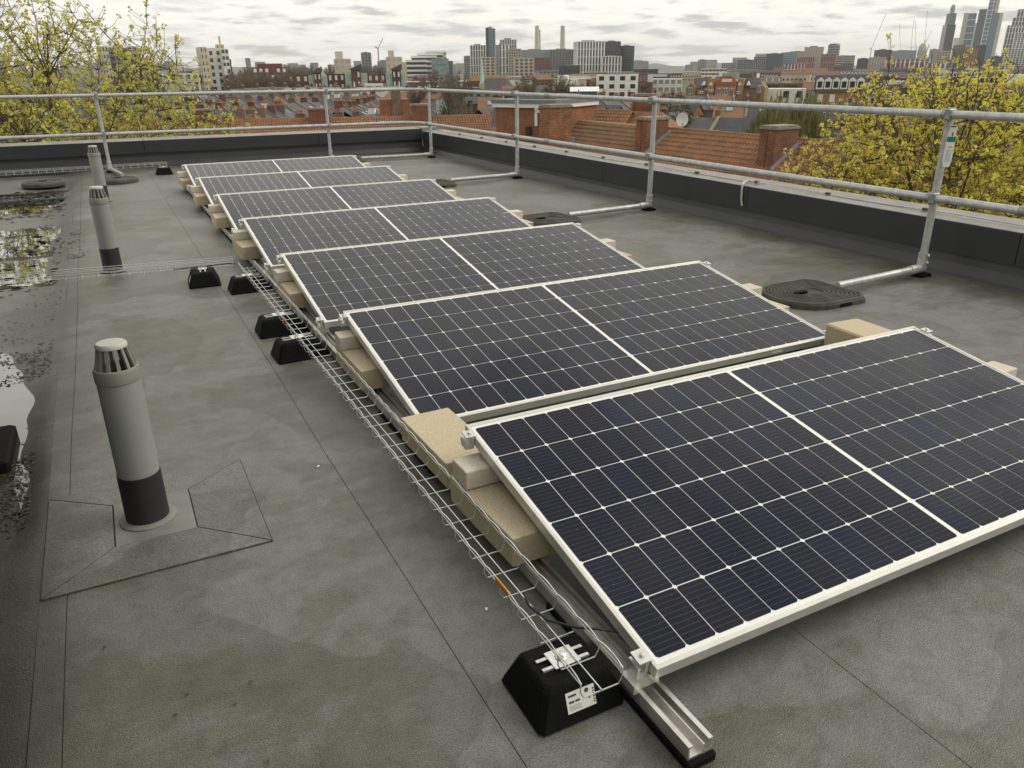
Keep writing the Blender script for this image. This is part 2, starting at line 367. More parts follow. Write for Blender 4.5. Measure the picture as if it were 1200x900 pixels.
ysv = [-4+0.06*k for k in range(292)]
for y in ysv:
    for x in xs: mb.v.append((x, y, vh(x, y)))
nx = len(xs)
for j in range(len(ysv)-1):
    for i in range(nx-1):
        a = j*nx+i; mb.f.append((a+1, a, a+nx, a+nx+1))
v = obj('roof_gutter', mb, M['valley'], smooth=True); v['kind'] = 'structure'
v = obj('puddle_water', MB().quad((-6, -4, -0.0395), (-1.40, -4, -0.0395), (-1.40, 11.2, -0.0395), (-6, 11.2, -0.0395)), M['water']); v['kind'] = 'structure'
# leaf litter
mb = MB()
def leaf(x, y, z, s):
    a = U(0, 2*pi); c, d = cos(a)*s, sin(a)*s; h = U(0, 0.5)*s
    mb.quad((x-c, y-d, z), (x+d*0.45, y-c*0.45, z+h), (x+c, y+d, z+h*0.5), (x-d*0.45, y+c*0.45, z+h*0.2))
def lit(n, x0, x1, y0, y1, s0, s1, conc=1.0):
    for _ in range(n):
        x, y = U(x0, x1), U(y0, y1)
        if sin(9*x+4*y)+sin(5*y-7*x)+sin(17*y+3*x) < conc*U(-1, 1)*1.5-0.2: continue
        z = max(vh(x, y), -0.0395)+0.002 if x < -1.335 else 0.003
        leaf(x, y, z, U(s0, s1))
lit(1800, -1.72, -1.40, 1.55, 2.35, 0.004, 0.014, 0.7)
lit(170, -1.9, -1.40, 2.3, 2.9, 0.004, 0.012)
lit(520, -1.75, -1.38, 3.3, 3.9, 0.004, 0.016)
lit(420, -2.2, -1.36, 4.0, 5.2, 0.004, 0.012)
lit(650, -2.4, -1.40, 5.2, 8.3, 0.006, 0.03)
lit(500, -2.2, -1.42, 8.6, 11.2, 0.01, 0.05)
lit(160, -2.3, -1.42, 5.4, 8.2, 0.03, 0.075)
lit(160, -1.42, -1.2, 6.2, 7.6, 0.006, 0.02)
lit(300, -1.75, -1.39, 0.3, 1.6, 0.002, 0.005)
for _ in range(90): leaf(U(-1.3, 4.3), U(-0.5, 12), 0.004, U(0.002, 0.006))
for x, y in ((122.7, 759), (219, 814.5), (205.6, 837.5), (275, 825.5), (293.5, 798.5), (314, 892)):
    p = atz(x, y, 0.004); leaf(p.x, p.y, 0.004, 0.007)
o = obj('leaf_litter', mb, M['litter']); tag(o, 'dark rotting leaf litter scattered in the puddled gutter', 'leaf litter'); o['kind'] = 'stuff'
for k, (x, y) in enumerate(((373, 546.5), (570, 714), (158, 349), (164, 378))):
    p = atz(x, y, 0.004); q = MB(); s = 0.006
    q.quad((-s, -s*.6, 0), (s, -s*.4, 0.002), (s*.8, s*.6, 0.004), (-s*.7, s*.5, 0.002))
    o = obj('fallen_petal', q, M['white'] if k != 3 else M['orange'], loc=p, rz=k)
    tag(o, ('tiny pale scrap on the membrane between pipe and cable tray', 'tiny white speck lying beside the wire tray', 'tiny pale scrap below the short wire tray', 'tiny orange leaf on the membrane')[k], 'scrap')
# black slab in the gutter
o = obj('gutter_slab', MB().box(-1.80, -1.485, 2.22, 2.62, -0.05, 0.012, 0.01), M['rubber']); tag(o, 'black rubber slab lying in the gutter puddle', 'slab')

# parapets ---------------------------------------------------------------
pr = thing('parapet_wall', 'long dark grey parapet with metal coping facing the red tiled terrace', 'parapet')
def prof_up(): return [(4.44, -0.002), (4.47, 0.018), (4.515, 0.085), (4.53, 0.16), (4.53, 0.30), (4.86, 0.30), (4.86, -12.0), (4.62, -12.0), (4.62, -0.29), (4.44, -0.29)]
obj('upstand', MB().prism(prof_up(), -4.0, 13.22, 'y'), M['upstand'], pr)
cj = [-4.0, 0.0, 1.95, 4.55, 7.05, 9.6, 12.1, 13.18]
for k in range(len(cj)-1):
    a, b = cj[k]+0.003, cj[k+1]-0.003
    c = MB().prism([(4.500, 0.150), (4.500, 0.372), (4.503, 0.375), (4.90, 0.392), (4.90, 0.20), (4.897, 0.20), (4.897, 0.300), (4.535, 0.302), (4.506, 0.305), (4.506, 0.150)], a, b, 'y')
    cp = obj('coping', c, M['coping'], pr)
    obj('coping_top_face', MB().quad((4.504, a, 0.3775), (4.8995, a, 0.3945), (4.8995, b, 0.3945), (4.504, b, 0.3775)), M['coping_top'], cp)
pb = thing('parapet_wall', 'dark grey end parapet with metal coping in front of the yellow budding tree', 'parapet')
obj('upstand', MB().prism([(13.16, -0.002), (13.19, 0.02), (13.235, 0.09), (13.25, 0.17), (13.25, 0.30), (13.60, 0.30), (13.60, -12.0), (13.45, -12.0), (13.45, -0.29), (13.16, -0.29)], -6.0, 4.52, 'x'), M['upstand'], pb)
cj = [-6.0, -3.2, -0.3, 2.55, 4.497]
for k in range(len(cj)-1):
    a, b = cj[k]+0.003, cj[k+1]-0.003
    cp = obj('coping', MB().prism([(13.205, 0.225), (13.205, 0.412), (13.208, 0.415), (13.62, 0.432), (13.62, 0.22), (13.617, 0.22), (13.617, 0.32), (13.24, 0.322), (13.211, 0.325), (13.211, 0.225)], a, b, 'x'), M['coping'], pb)
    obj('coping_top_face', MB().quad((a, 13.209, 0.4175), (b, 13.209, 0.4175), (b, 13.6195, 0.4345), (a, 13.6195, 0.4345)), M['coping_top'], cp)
# corner cap
obj('coping_corner', MB().box(4.4985, 4.905, 13.182, 13.63, 0.22, 0.437), M['coping_top'], pb)
# own building body
o = thing('own_building', 'dark rendered block below the flat roof', 'building')
obj('wall', MB().box(-6.0, 4.60, -4.0, 13.44, -12.0, -0.302), M['upstand'], o)
# plant room on the left, outside the picture: its dark wall shows in the puddle
o = thing('plant_room', 'dark clad plant room standing beside the gutter', 'plant room')
obj('wall', MB().box(-5.2, -1.74, -3.2, 3.75, -0.05, 2.5, 0.01), M['plant_wall'], o)
obj('roof_trim', MB().box(-5.25, -1.70, -3.25, 3.80, 2.5, 2.62), M['coping'], o)
# lightning conductor tape on the right coping
lt = thing('lightning_tape', 'thin lightning conductor strip clipped along the long coping', 'lightning conductor')
pts = []
y = -3.9
while y < 13.0:
    pts.append((4.665+0.006*sin(y*2.3)+0.004*sin(y*5.1), y, 0.3945+0.006*sin(y*3.3))); y += 0.25
obj('strip', MB().tube(pts, 0.005, 6), M['tape'], lt, True)
clip = MB().box(-0.016, 0.016, -0.022, 0.022, -0.012, 0.008, 0.003).mesh('clip', M['rubber_grey'])
for y in [-0.1, 0.9, 1.87, 2.8, 3.75, 4.62, 5.5, 6.4, 7.3, 8.2, 9.1, 10, 10.9, 11.8]: link('clip', clip, lt, (4.665, y, 0.402))
obj('down_strip', MB().tube([(4.655, 4.66, 0.402), (4.62, 4.70, 0.404), (4.54, 4.66, 0.402), (4.497, 4.63, 0.385), (4.487, 4.62, 0.34), (4.487, 4.615, 0.25), (4.49, 4.60, 0.19)], 0.010, 8), M['tape'], lt, True)

# ================================================================== GUARDRAIL
gr = thing('guardrail', 'galvanised tube guardrail with two rails running round the roof edge', 'guardrail', (4.25, 2.46, 0))
GX, GY = 4.25, 2.46
TR = 0.0265
def G(p): return (p[0]-GX, p[1]-GY, p[2])
def gtube(name, pts, rad, m='galv', par=None, n=14, world=True):
    return obj(name, MB().tube([G(p) for p in pts], rad, n), M[m], par or gr, True)
RXR = 4.20; BYR = 12.72
for z, nm in ((1.125, 'top_rail'), (0.57, 'mid_rail')):
    ys = [-3.5, 1.77, 7.9, 12.05]
    for k in range(3): gtube(nm, [(RXR, ys[k]+0.001, z), (RXR, ys[k+1]-0.001, z)], TR)
    gtube('rail_bend', [(RXR, 12.05, z), (RXR, 12.25, z), (RXR-0.02, 12.42, z), (RXR-0.09, 12.58, z), (RXR-0.22, 12.68, z), (RXR-0.40, BYR, z), (RXR-0.6, BYR, z)], TR+0.001)
    xs_ = [RXR-0.6, 1.15, -3.0, -6.0]
    for k in range(3): gtube(nm, [(xs_[k]-0.001, BYR, z), (xs_[k+1]+0.001, BYR, z)], TR)
    for yy in (1.77, 7.9): gtube('sleeve', [(RXR, yy-0.055, z), (RXR, yy+0.055, z)], 0.0325, 'galv_dark')
    for xx in (RXR-0.62, 1.15): gtube('sleeve', [(xx-0.055, BYR, z), (xx+0.055, BYR, z)], 0.0325, 'galv')
def post(x, y, along='y', arm=None, lean=0):
    off = (0.052, 0) if along == 'y' else (0, 0.052)
    bx, by = (RXR+off[0], y) if along == 'y' else (x, BYR+off[1])
    p = gtube('post', [(bx, by, 0.07), (bx, by, 1.165)], TR)
    for z in (1.125, 0.57):
        # crossover clamp: saddle box and band
        if along == 'y': mb = MB().box(RXR-0.038-GX, RXR+0.036-GX, by-0.052-GY, by-0.012-GY, z-0.036, z+0.036, 0.006); mb.tube([G((RXR, by-0.012, z)), G((RXR, by+0.014, z))], 0.037, 14)
        else: mb = MB().box(bx-0.012-GX, bx+0.03-GX, BYR-0.036-GY, BYR+0.036-GY, z-0.036, z+0.036, 0.006)
        c = obj('clamp', mb, M['galv_dark'], p)
    # swivel foot
    mb = MB().tube([G((bx, by, 0.045)), G((bx, by, 0.17))], 0.034, 14)
    if arm: 
        ax, ay = arm; dx_, dy_ = ax-bx, ay-by; l = hypot(dx_, dy_); ux, uy = dx_/l, dy_/l
        mb.tube([G((bx-ux*0.02, by-uy*0.02, 0.058)), G((bx+ux*0.13, by+uy*0.13, 0.056))], 0.034, 14)
    ft = obj('foot_elbow', mb, M['galv'], p, True)
    bm_ = MB()
    for a, b, c in ((0.03, -0.028, 0.15), (0.03, -0.028, 0.10)): bm_.lathe([(0.008, 0), (0.008, 0.012), (0.004, 0.016)], 8, G((bx+0.0, by-0.042, c)))
    obj('bolt', bm_, M['steel'], p)
    obj('foot_pad', MB().box(bx-0.06-GX, bx+0.06-GX, by-0.055-GY, by+0.055-GY, 0.0008, 0.022, 0.005), M['rubber'], p)
    if arm: gtube('base_arm', [(bx+ux*0.11, by+uy*0.11, 0.056), (ax, ay, 0.05)], TR)
    return p
R1 = post(0, 2.46, arm=(3.35, 2.42)); post(0, 5.76, arm=(3.2, 5.70)); post(0, 8.85, arm=(3.2, 8.80)); post(0, 12.13, arm=(3.0, 12.22))
post(0, -0.8, arm=(3.35, -0.8))
post(-0.86, 0, 'x', arm=(-0.72, 11.9)); post(2.62, 0, 'x', arm=(2.62, 11.9)); post(-4.2, 0, 'x', arm=(-4.2, 11.9))
# inspection tag on the first post
tg = thing('inspection_tag', 'white inspection tag with green panel strapped to a guardrail post', 'tag', (RXR+0.052, 2.46-0.036, 0.78), rz=radians(-38))
def tagp(x0, x1, z0, z1, y=0.0): return MB().quad((x0, y, z0), (x1, y, z0), (x1, y, z1), (x0, y, z1))
obj('plate', MB().prism([(-0.029, 0.04), (-0.02, 0), (0.02, 0), (0.029, 0.04), (0.029, 0.20), (0.022, 0.25), (0.022, 0.275), (-0.022, 0.275), (-0.022, 0.25), (-0.029, 0.20)], -0.006, -0.002, 'y'), M['white'], tg)
obj('slot', tagp(-0.015, 0.015, 0.262, 0.270, -0.0075), M['ink'], tg); obj('green_panel', tagp(-0.027, 0.027, 0.165, 0.20, -0.0075), M['green'], tg)
obj('red_mark', tagp(-0.003, 0.008, 0.205, 0.228, -0.0075), M['red'], tg); obj('yellow_mark', tagp(-0.016, 0.016, 0.128, 0.137, -0.0075), M['yellow'], tg)
obj('text_panel', tagp(-0.019, 0.019, 0.03, 0.12, -0.0072), M['paper'], tg)
mb = MB()
for k in range(9): mb.quad((-0.017, -0.0078, 0.036+k*0.009), (0.012+0.004*(k % 2), -0.0078, 0.036+k*0.009), (0.012+0.004*(k % 2), -0.0078, 0.039+k*0.009), (-0.017, -0.0078, 0.039+k*0.009))
obj('print_lines', mb, M['ink_grey'], tg)
obj('cable_tie', MB().tube([(-0.018, -0.008, 0.266), (0.03, 0.005, 0.266), (0.034, 0.036, 0.267), (0.0, 0.066, 0.267), (-0.034, 0.036, 0.267), (-0.018, -0.004, 0.266)], 0.0025, 6), M['cable'], tg)
# counterweights
def weight_mesh():
    # D shaped slab: round end towards -x, square end with bevelled corners towards +x, concentric ridges
    def outline(s, n=22):
        pts = []
        for k in range(n+1):
            a = pi/2+pi*k/n; pts.append((-0.06+0.24*s*cos(a), 0.24*s*sin(a)))
        sq = 0.06+0.24*s
        pts += [(sq-0.06*s, -0.24*s), (sq, -0.18*s), (sq, 0.18*s), (sq-0.06*s, 0.24*s)]
        return [(x, y*1.12) for x, y in pts]
    mb = MB(); levels = [(1.0, 0.0), (1.0, 0.030), (0.965, 0.050)]
    s = 0.93; z = 0.054
    while s > 0.18:
        levels += [(s, z), (s-0.035, z), (s-0.045, z-0.012), (s-0.075, z-0.012)]; s -= 0.086
    n = len(outline(1)); b = 0
    for s_, z_ in levels: mb.v += [(x, y, z_) for x, y in outline(s_)]
    for k in range(len(levels)-1):
        for j in range(n):
            A = k*n+j; B = k*n+(j+1) % n; mb.f.append((A, B, B+n, A+n))
    mb.f.append(tuple((len(levels)-1)*n+j for j in range(n)))
    return mb.mesh('slab', M['rubber_grey'])
wm = weight_mesh()
for v_ in wm.vertices: v_.co.z *= 0.82
grip = MB().box(-0.05, 0.05, -0.012, 0.012, -0.015, 0.005).mesh('grip_slot', M['rubber'])
for k, (x, y, rz, lab) in enumerate(((3.08, 2.43, 0, 'ridged black rubber counterweight beside the front panel on the guardrail arm'), (2.93, 5.70, 0.1, 'ridged rubber counterweight at the second guardrail arm from the inspection tag'),
        (2.90, 8.78, 0, 'ridged rubber counterweight at the third guardrail arm from the inspection tag'), (2.72, 12.24, 0, 'ridged rubber counterweight on the arm of the corner guardrail post'))):
    t_ = thing('counterweight', lab, 'counterweight', (x, y, 0.0008), rz, 'guardrail counterweights')
    link('slab', wm, t_); link('grip_slot', grip, t_, (-0.06, 0, 0.047)); link('grip_slot', grip, t_, (0.06, -0.262, 0.02)); link('grip_slot', grip, t_, (0.06, 0.262, 0.02))
disc = MB().lathe([(0.265, 0), (0.27, 0.02), (0.265, 0.045), (0.25, 0.055), (0.235, 0.056), (0.232, 0.050), (0.20, 0.050), (0.197, 0.057), (0.16, 0.058), (0.157, 0.052), (0.1, 0.053), (0.05, 0.058)], 36).mesh('slab', M['rubber_grey'], True)
for x, y, lab in ((-1.73, 11.62, 'round rubber counterweight by the gutter below the end parapet'), (-0.80, 11.38, 'round rubber counterweight behind the farthest vent pipe')):
    t_ = thing('counterweight', lab, 'counterweight', (x, y, 0.0008 if x > -1.4 else -0.008), 0, 'round guardrail counterweights')
    link('slab', disc, t_); link('grip_slot', grip, t_, (0, 0, 0.062))

# ================================================================== VENT PIPES
def vent(y, label, detail=True):
    t_ = thing('vent_pipe', label, 'vent pipe', (-1.018, y, 0), 0, 'vent pipes along the gutter')
    r_ = 0.0655
    obj('flange', MB().lathe([(0.092, 0.0055), (0.092, 0.010), (0.086, 0.013), (0.072, 0.016)], 32), M['flange'], t_, True)
    obj('sleeve', MB().lathe([(r_+0.004, 0.012), (r_+0.003, 0.186)], 32, capb=False), M['sleeve'], t_, True)
    obj('pipe', MB().lathe([(r_, 0.186), (r_, 0.525)], 32, capt=False, capb=False), M['pvc'], t_, True)
    obj('pipe_throat', MB().lathe([(0.05, 0.46), (0.05, 0.53), (0.062, 0.532)], 24, capt=False), M['felt_dark'], t_)
    cap = obj('cap', MB().lathe([(r_+0.0008, 0.520), (r_+0.003, 0.522), (r_+0.003, 0.556), (r_+0.000, 0.564), (r_-0.004, 0.566), (r_-0.008, 0.560)], 32, capt=False, capb=False), M['pvc_cap'], t_, True)
    obj('lid', MB().lathe([(0.040, 0.628), (0.047, 0.631), (0.047, 0.640), (0.042, 0.646), (0.0, 0.648)], 32), M['pvc_lid'], cap, True)
    fin = MB()
    a0, r0, r1 = 0.0055, 0.062, 0.043
    fin.v += [(r0, -a0, 0.562), (r0, a0, 0.562), (r1+0.002, a0*.75, 0.634), (r1+0.002, -a0*.75, 0.634), (r0-0.008, -a0, 0.562), (r0-0.008, a0, 0.562), (r1-0.006, a0*.75, 0.634), (r1-0.006, -a0*.75, 0.634)]
    fin.f += [(0, 1, 2, 3), (7, 6, 5, 4), (1, 5, 6, 2), (4, 0, 3, 7)]
    fm = fin.mesh('cap_bar', M['pvc_cap'])
    for k in range(12): link('cap_bar', fm, cap, (0, 0, 0), 2*pi*(k+0.3)/12)
    return t_
v1 = vent(1.515, 'grey plastic vent pipe on a flashing plate nearest the mitred membrane patch')
obj('flashing_plate', MB().box(-0.105, 0.142, -0.146, 0.146, 0.0008, 0.0055), M['flange'], v1)
vent(5.56, 'grey plastic vent pipe just behind the short wire tray across the gutter')
vent(9.54, 'pale vent pipe beside the round counterweight, farthest along the gutter')

# ================================================================== SOLAR ARRAY
PW, PH, TILT, PITCHY, PZ = 2.279, 1.1006, 0.1647, 1.5174, 0.13
cx_, cy_ = 0.0925, 0.1745
def cell_mesh():
    hx, hy, c = cx_/2-0.0015, cy_/2-0.0018, 0.0062
    pts = [(-hx+c, -hy), (hx-c, -hy), (hx, -hy+c), (hx, hy-c), (hx-c, hy), (-hx+c, hy), (-hx, hy-c), (-hx, -hy+c)]
    return MB().prism(pts, -0.0003, 0.0003, 'z').mesh('solar_cell', M['cell'])
CM = cell_mesh()
FT = 0.035; FW = 0.0125
FRM = []
FRM.append(MB().box(0, PW, 0, FW, -FT, 0, 0.0012).mesh('frame_bar', M['alu']))
FRM.append(MB().box(0, FW, FW+0.0004, PH-FW-0.0004, -FT, -0.0003, 0.0012).mesh('frame_bar', M['alu']))
BSM = MB().box(FW-0.002, PW-FW+0.002, FW-0.002, PH-FW+0.002, -0.008, -0.0045).mesh('backsheet', M['backsheet'])
CLM = MB(); CLM.box(-0.032, 0.006, -0.02, 0.02, 0.0005, 0.005); CLM.box(-0.032, -0.002, -0.02, 0.02, -0.045, -0.030); CLM.box(-0.012, -0.002, -0.02, 0.02, -0.030, 0.0004); CLM.box(-0.034, -0.026, -0.02, 0.02, -0.0305, -0.012)
CLM.lathe([(0.0065, 0.005), (0.0065, 0.012), (0.003, 0.014)], 6, (-0.012, 0, 0)); CLM = CLM.mesh('clamp', M['alu'])
names = ['first', 'second', 'third', 'fourth', 'fifth', 'sixth', 'seventh']
labs = ['dark solar panel at the front of the row beside the black rubber foot', 'solar panel second in the row, with a concrete block at its lower right corner', 'solar panel third in the row, counted from the black rubber foot at the rail end',
        'solar panel fourth in the row, at the middle of the seven', 'solar panel fifth in the row, third before the end parapet', 'solar panel sixth in the row, one before the end parapet', 'solar panel last in the row, closest to the end parapet']
panels = []
for i in range(7):
    t_ = thing('solar_module', labs[i], 'solar panel', (0, i*PITCHY, PZ), 0, 'solar panels in the tilted row'); t_.rotation_euler = (TILT+U(-.002, .002), 0, U(-.001, .001))
    link('frame_bar', FRM[0], t_); link('frame_bar', FRM[0], t_, (0, PH-FW, 0)); link('frame_bar', FRM[1], t_); link('frame_bar', FRM[1], t_, (PW-FW, 0, 0))
    link('backsheet', BSM, t_)
    x0 = (PW-0.016-24*cx_)/2; y0 = (PH-6*cy_)/2
    for a in range(24):
        for b in range(6):
            link('solar_cell', CM, t_, (x0+cx_*(a+0.5)+(0.016 if a >= 12 else 0), y0+cy_*(b+0.5), -0.0038))
    for (u, vv) in ((0, 0.045), (0, PH-0.06)): link('clamp', CLM, t_, (u, vv, 0))
    for (u, vv) in ((PW, 0.045), (PW, PH-0.06)): link('clamp', CLM, t_, (u, vv, 0), pi)
    panels.append(t_)
obj('maker_label', MB().quad((PW-0.42, -0.0006, -0.024), (PW-0.35, -0.0006, -0.024), (PW-0.35, -0.0006, -0.012), (PW-0.42, -0.0006, -0.012)), M['white'], panels[1])
# mounting rails
def rail(x, name_label):
    t_ = thing('mounting_rail', name_label, 'rail', (x, -0.165, 0))
    Ln = 10.45; hw = 0.034
    pts = [(-hw, 0.024), (hw, 0.024), (hw, 0.062), (hw-0.012, 0.062), (hw-0.012, 0.0575), (hw-0.0045, 0.0575), (hw-0.0045, 0.030), (0.012, 0.030), (0.012, 0.052), (0.008, 0.052), (0.008, 0.030), (-hw+0.0045, 0.030), (-hw+0.0045, 0.0575), (-hw+0.012, 0.0575), (-hw+0.012, 0.062), (-hw, 0.062)]
    obj('channel', MB().prism(pts, 0, Ln, 'y'), M['alu_raw'], t_)
    pad = MB().box(-hw-0.006, hw+0.006, -0.012, 0.62, 0.0008, 0.0236, 0.004).mesh('rubber_pad', M['rubber'])
    for k in range(7): link('rubber_pad', pad, t_, (0, k*PITCHY, 0))
    hb = MB().box(-0.03, 0.03, -0.012, 0.012, 0, 0.14).box(-0.034, 0.034, -0.02, 0.02, -0.004, 0.004).mesh('riser', M['alu'])
    for k in range(7):
        link('riser', hb, t_, (0.0 if x < 1 else 0, 0.165+k*PITCHY+PH*cos(TILT)-0.06, 0.066)); 
        f = link('low_bracket', MB().box(-0.034, 0.03, -0.02, 0.02, 0.0625, 0.094).box(-0.05, -0.034, -0.028, 0.028, 0.06, 0.085).mesh('low_bracket', M['alu']), t_, (0, 0.165+k*PITCHY+0.045, 0))
    return t_
rail(0.0, 'aluminium mounting rail along the cable tray side of the solar panels')
rail(2.262, 'aluminium mounting rail along the guardrail side of the solar panels')
# connecting cross rails between rows (under the panels)
# concrete blocks
bigm = [MB().box(0, 0.205, 0, 0.44, 0, 0.098, 0.0022).mesh('block', M['concrete']), MB().box(0, 0.205, 0, 0.44, 0, 0.10, 0.003).mesh('block', M['concrete'])]
smm = MB().box(0, 0.205, 0, 0.110, 0, 0.066, 0.003).mesh('block', M['concrete_pale'])
ordn = ['first', 'second', 'third', 'fourth', 'fifth', 'sixth', 'last']
blk = 'ballast blocks on the mounting rails'
for i in range(7):
    y0 = i*PITCHY
    jx, jy = U(-.012, .012)-(0.06 if i > 2 else 0), U(-.03, .03)
    o = link('concrete_block', bigm[i % 2], None, (-0.068+jx*0.5, y0+0.590+jy*0.6, 0.0645), U(-.03, .03)); tag(o, f'sandy block beside the wire tray under the {ordn[i]} panel from the rubber foot', 'concrete block', blk)
    o = link('concrete_brick', smm, None, (-0.074+jx*0.5, y0+0.895+jy*0.6+U(-.015, .015), 0.1655), U(-.06, .06)); tag(o, f'pale brick stacked on the tray side block of the {ordn[i]} panel from the foot', 'concrete brick', 'bricks stacked on ballast blocks')
    o = link('concrete_block', bigm[(i+1) % 2], None, (2.190+U(-.01, .01), y0+0.42, 0.0645), U(-.03, .03)); tag(o, f'block under the guardrail side edge of the {ordn[i]} panel from the rubber foot', 'concrete block', blk)
    o = link('concrete_brick', smm, None, (2.175+U(-.01, .01), y0+0.63, 0.1655), U(-.05, .05)); tag(o, f'brick on the guardrail side block of the {ordn[i]} panel from the rubber foot', 'concrete brick', 'bricks stacked on ballast blocks')
o = link('concrete_block', bigm[0], None, (-0.066, 1.115, 0.0645), 0.02); tag(o, 'bare sandy concrete block between the first two panels next to the wire tray', 'concrete block', blk)
o = link('concrete_block', MB().box(0, 0.215, 0, 0.30, 0, 0.15, 0.008).mesh('block', M['concrete']), None, (2.185, 1.215, 0.0645), -0.06); tag(o, 'bare concrete block between the first two panels on the guardrail side', 'concrete block', blk)
o = link('concrete_brick', smm, None, (-0.06, 6*PITCHY+0.30, 0.0645), 0.05); tag(o, 'loose pale concrete brick on the rail at the last solar panel', 'concrete brick', 'bricks stacked on ballast blocks')

# ================================================================== CABLE TRAY + FEET
def foot(x, y, rz, label, lbl=False, L_=0.30, W_=0.20, H_=0.128, brk=True):
    t_ = thing('rubber_foot', label, 'rubber foot', (x, y, 0.0008), rz, 'black rubber tray feet')
    hw, tw, hl, tl = W_/2, W_*0.30, L_/2, L_/2-0.035
    mb = MB()
    lv = [(hl-0.004, hw-0.004, 0), (hl, hw, 0.006), (hl-0.004, hw-0.006, 0.02), (tl+0.006, tw+0.012, H_-0.012), (tl, tw+0.006, H_-0.004), (tl-0.006, tw, H_)]
    n = 0
    for a, b, z in lv:
        c = 0.012; P = [(-a+c, -b), (a-c, -b), (a, -b+c), (a, b-c), (a-c, b), (-a+c, b), (-a, b-c), (-a, -b+c)]
        mb.v += [(p, q, z) for p, q in P]
    for k in range(len(lv)-1):
        for j in range(8):
            A = k*8+j; B = k*8+(j+1) % 8; mb.f.append((A, B, B+8, A+8))
    mb.f.append(tuple(7-j for j in range(8))); mb.f.append(tuple((len(lv)-1)*8+j for j in range(8)))
    obj('body', mb, M['rubber'], t_)
    cw = 0.0205
    pts = [(-cw, H_-0.02), (cw, H_-0.02), (cw, H_+0.006), (cw-0.009, H_+0.006), (cw-0.009, H_+0.0035), (cw-0.003, H_+0.0035), (cw-0.003, H_-0.0175), (-cw+0.003, H_-0.0175), (-cw+0.003, H_+0.0035), (-cw+0.009, H_+0.0035), (-cw+0.009, H_+0.006), (-cw, H_+0.006)]
    obj('strut_channel', MB().prism([(a, b) for a, b in pts], -tl+0.02, tl-0.02, 'x'), M['steel'], t_)
    if brk:
        pl = obj('tray_plate', MB().box(-0.035, 0.035, -0.03, 0.03, H_+0.0065, H_+0.009), M['steel'], t_)
        obj('bolt', MB().lathe([(0.02, H_+0.009), (0.018, H_+0.012), (0.009, H_+0.0125), (0.009, H_+0.019), (0.005, H_+0.021)], 12), M['steel'], pl)
    return t_
f1 = foot(-0.161, 0.160, 0, 'black rubber foot with white label under the near end of the wire tray', L_=0.238, W_=0.215, H_=0.100)
# maker label on the sloping face of the first foot
def fp(u, t, o_=0.0009):   # u along x, t height up the face
    W_, H_ = 0.215, 0.100
    t = t-0.020; u = u-0.040
    yy = -(W_/2-0.006)+(t-0.02)*((W_/2-0.006-(W_*0.30+0.012))/(H_-0.012-0.02)); nrm = Vector((0, -1, 0.35)).normalized()
    return (u+nrm.x*o_, yy+nrm.y*o_, t+nrm.z*o_)
lab_ = obj('maker_label', MB().quad(fp(0.0, 0.050), fp(0.078, 0.050), fp(0.078, 0.098), fp(0.0, 0.098)), M['paper'], f1)
mb = MB()
for u0, u1, t0, t1 in ((0.006, 0.028, 0.086, 0.091), (0.006, 0.020, 0.072, 0.077), (0.023, 0.036, 0.072, 0.077), (0.06, 0.064, 0.068, 0.072)): mb.quad(fp(u0, t0, .0013), fp(u1, t0, .0013), fp(u1, t1, .0013), fp(u0, t1, .0013))
ci = len(mb.v); mb.v += [fp(0.056+0.006*cos(2*pi*k/14), 0.089+0.0052*sin(2*pi*k/14), .0013) for k in range(14)]; mb.f.append(tuple(ci+k for k in range(14)))
for k in range(6): mb.quad(fp(0.0715, 0.056+0.006*k, .0013), fp(0.0765, 0.056+0.006*k, .0013), fp(0.0765, 0.0595+0.006*k, .0013), fp(0.0715, 0.0595+0.006*k, .0013))
obj('label_print', mb, M['ink'], lab_)
mb = MB()
for k in range(4): mb.quad(fp(0.006, 0.0555+0.0032*k, .0013), fp(0.040-0.005*(k % 2), 0.0555+0.0032*k, .0013), fp(0.040-0.005*(k % 2), 0.057+0.0032*k, .0013), fp(0.006, 0.057+0.0032*k, .0013))
obj('label_small_print', mb, M['ink_grey'], lab_)
foot(-0.176, 2.93, 0.04, 'black rubber foot under the wire tray at the second solar panel', L_=0.27, W_=0.20, H_=0.100)
foot(-0.180, 3.40, 0.0, 'black rubber foot under the wire tray just past the second panel', L_=0.27, W_=0.20, H_=0.100)
foot(-0.178, 4.47, 0.0, 'black rubber foot under the far end of the long wire tray', L_=0.27, W_=0.20, H_=0.100)
f5 = foot(-0.435, 4.83, 1.50, 'black rubber foot under the end of the wire tray crossing the gutter', L_=0.30, W_=0.22, H_=0.100)
obj('maker_label', MB().quad((-0.02, 0.1015, 0.03), (-0.07, 0.1015, 0.03), (-0.07, 0.0865, 0.072), (-0.02, 0.0865, 0.072)), M['paper'], f5)
foot(-0.14, 12.05, 0.0, 'black rubber foot at the tray end beside the last panel', L_=0.24, W_=0.20, H_=0.100)
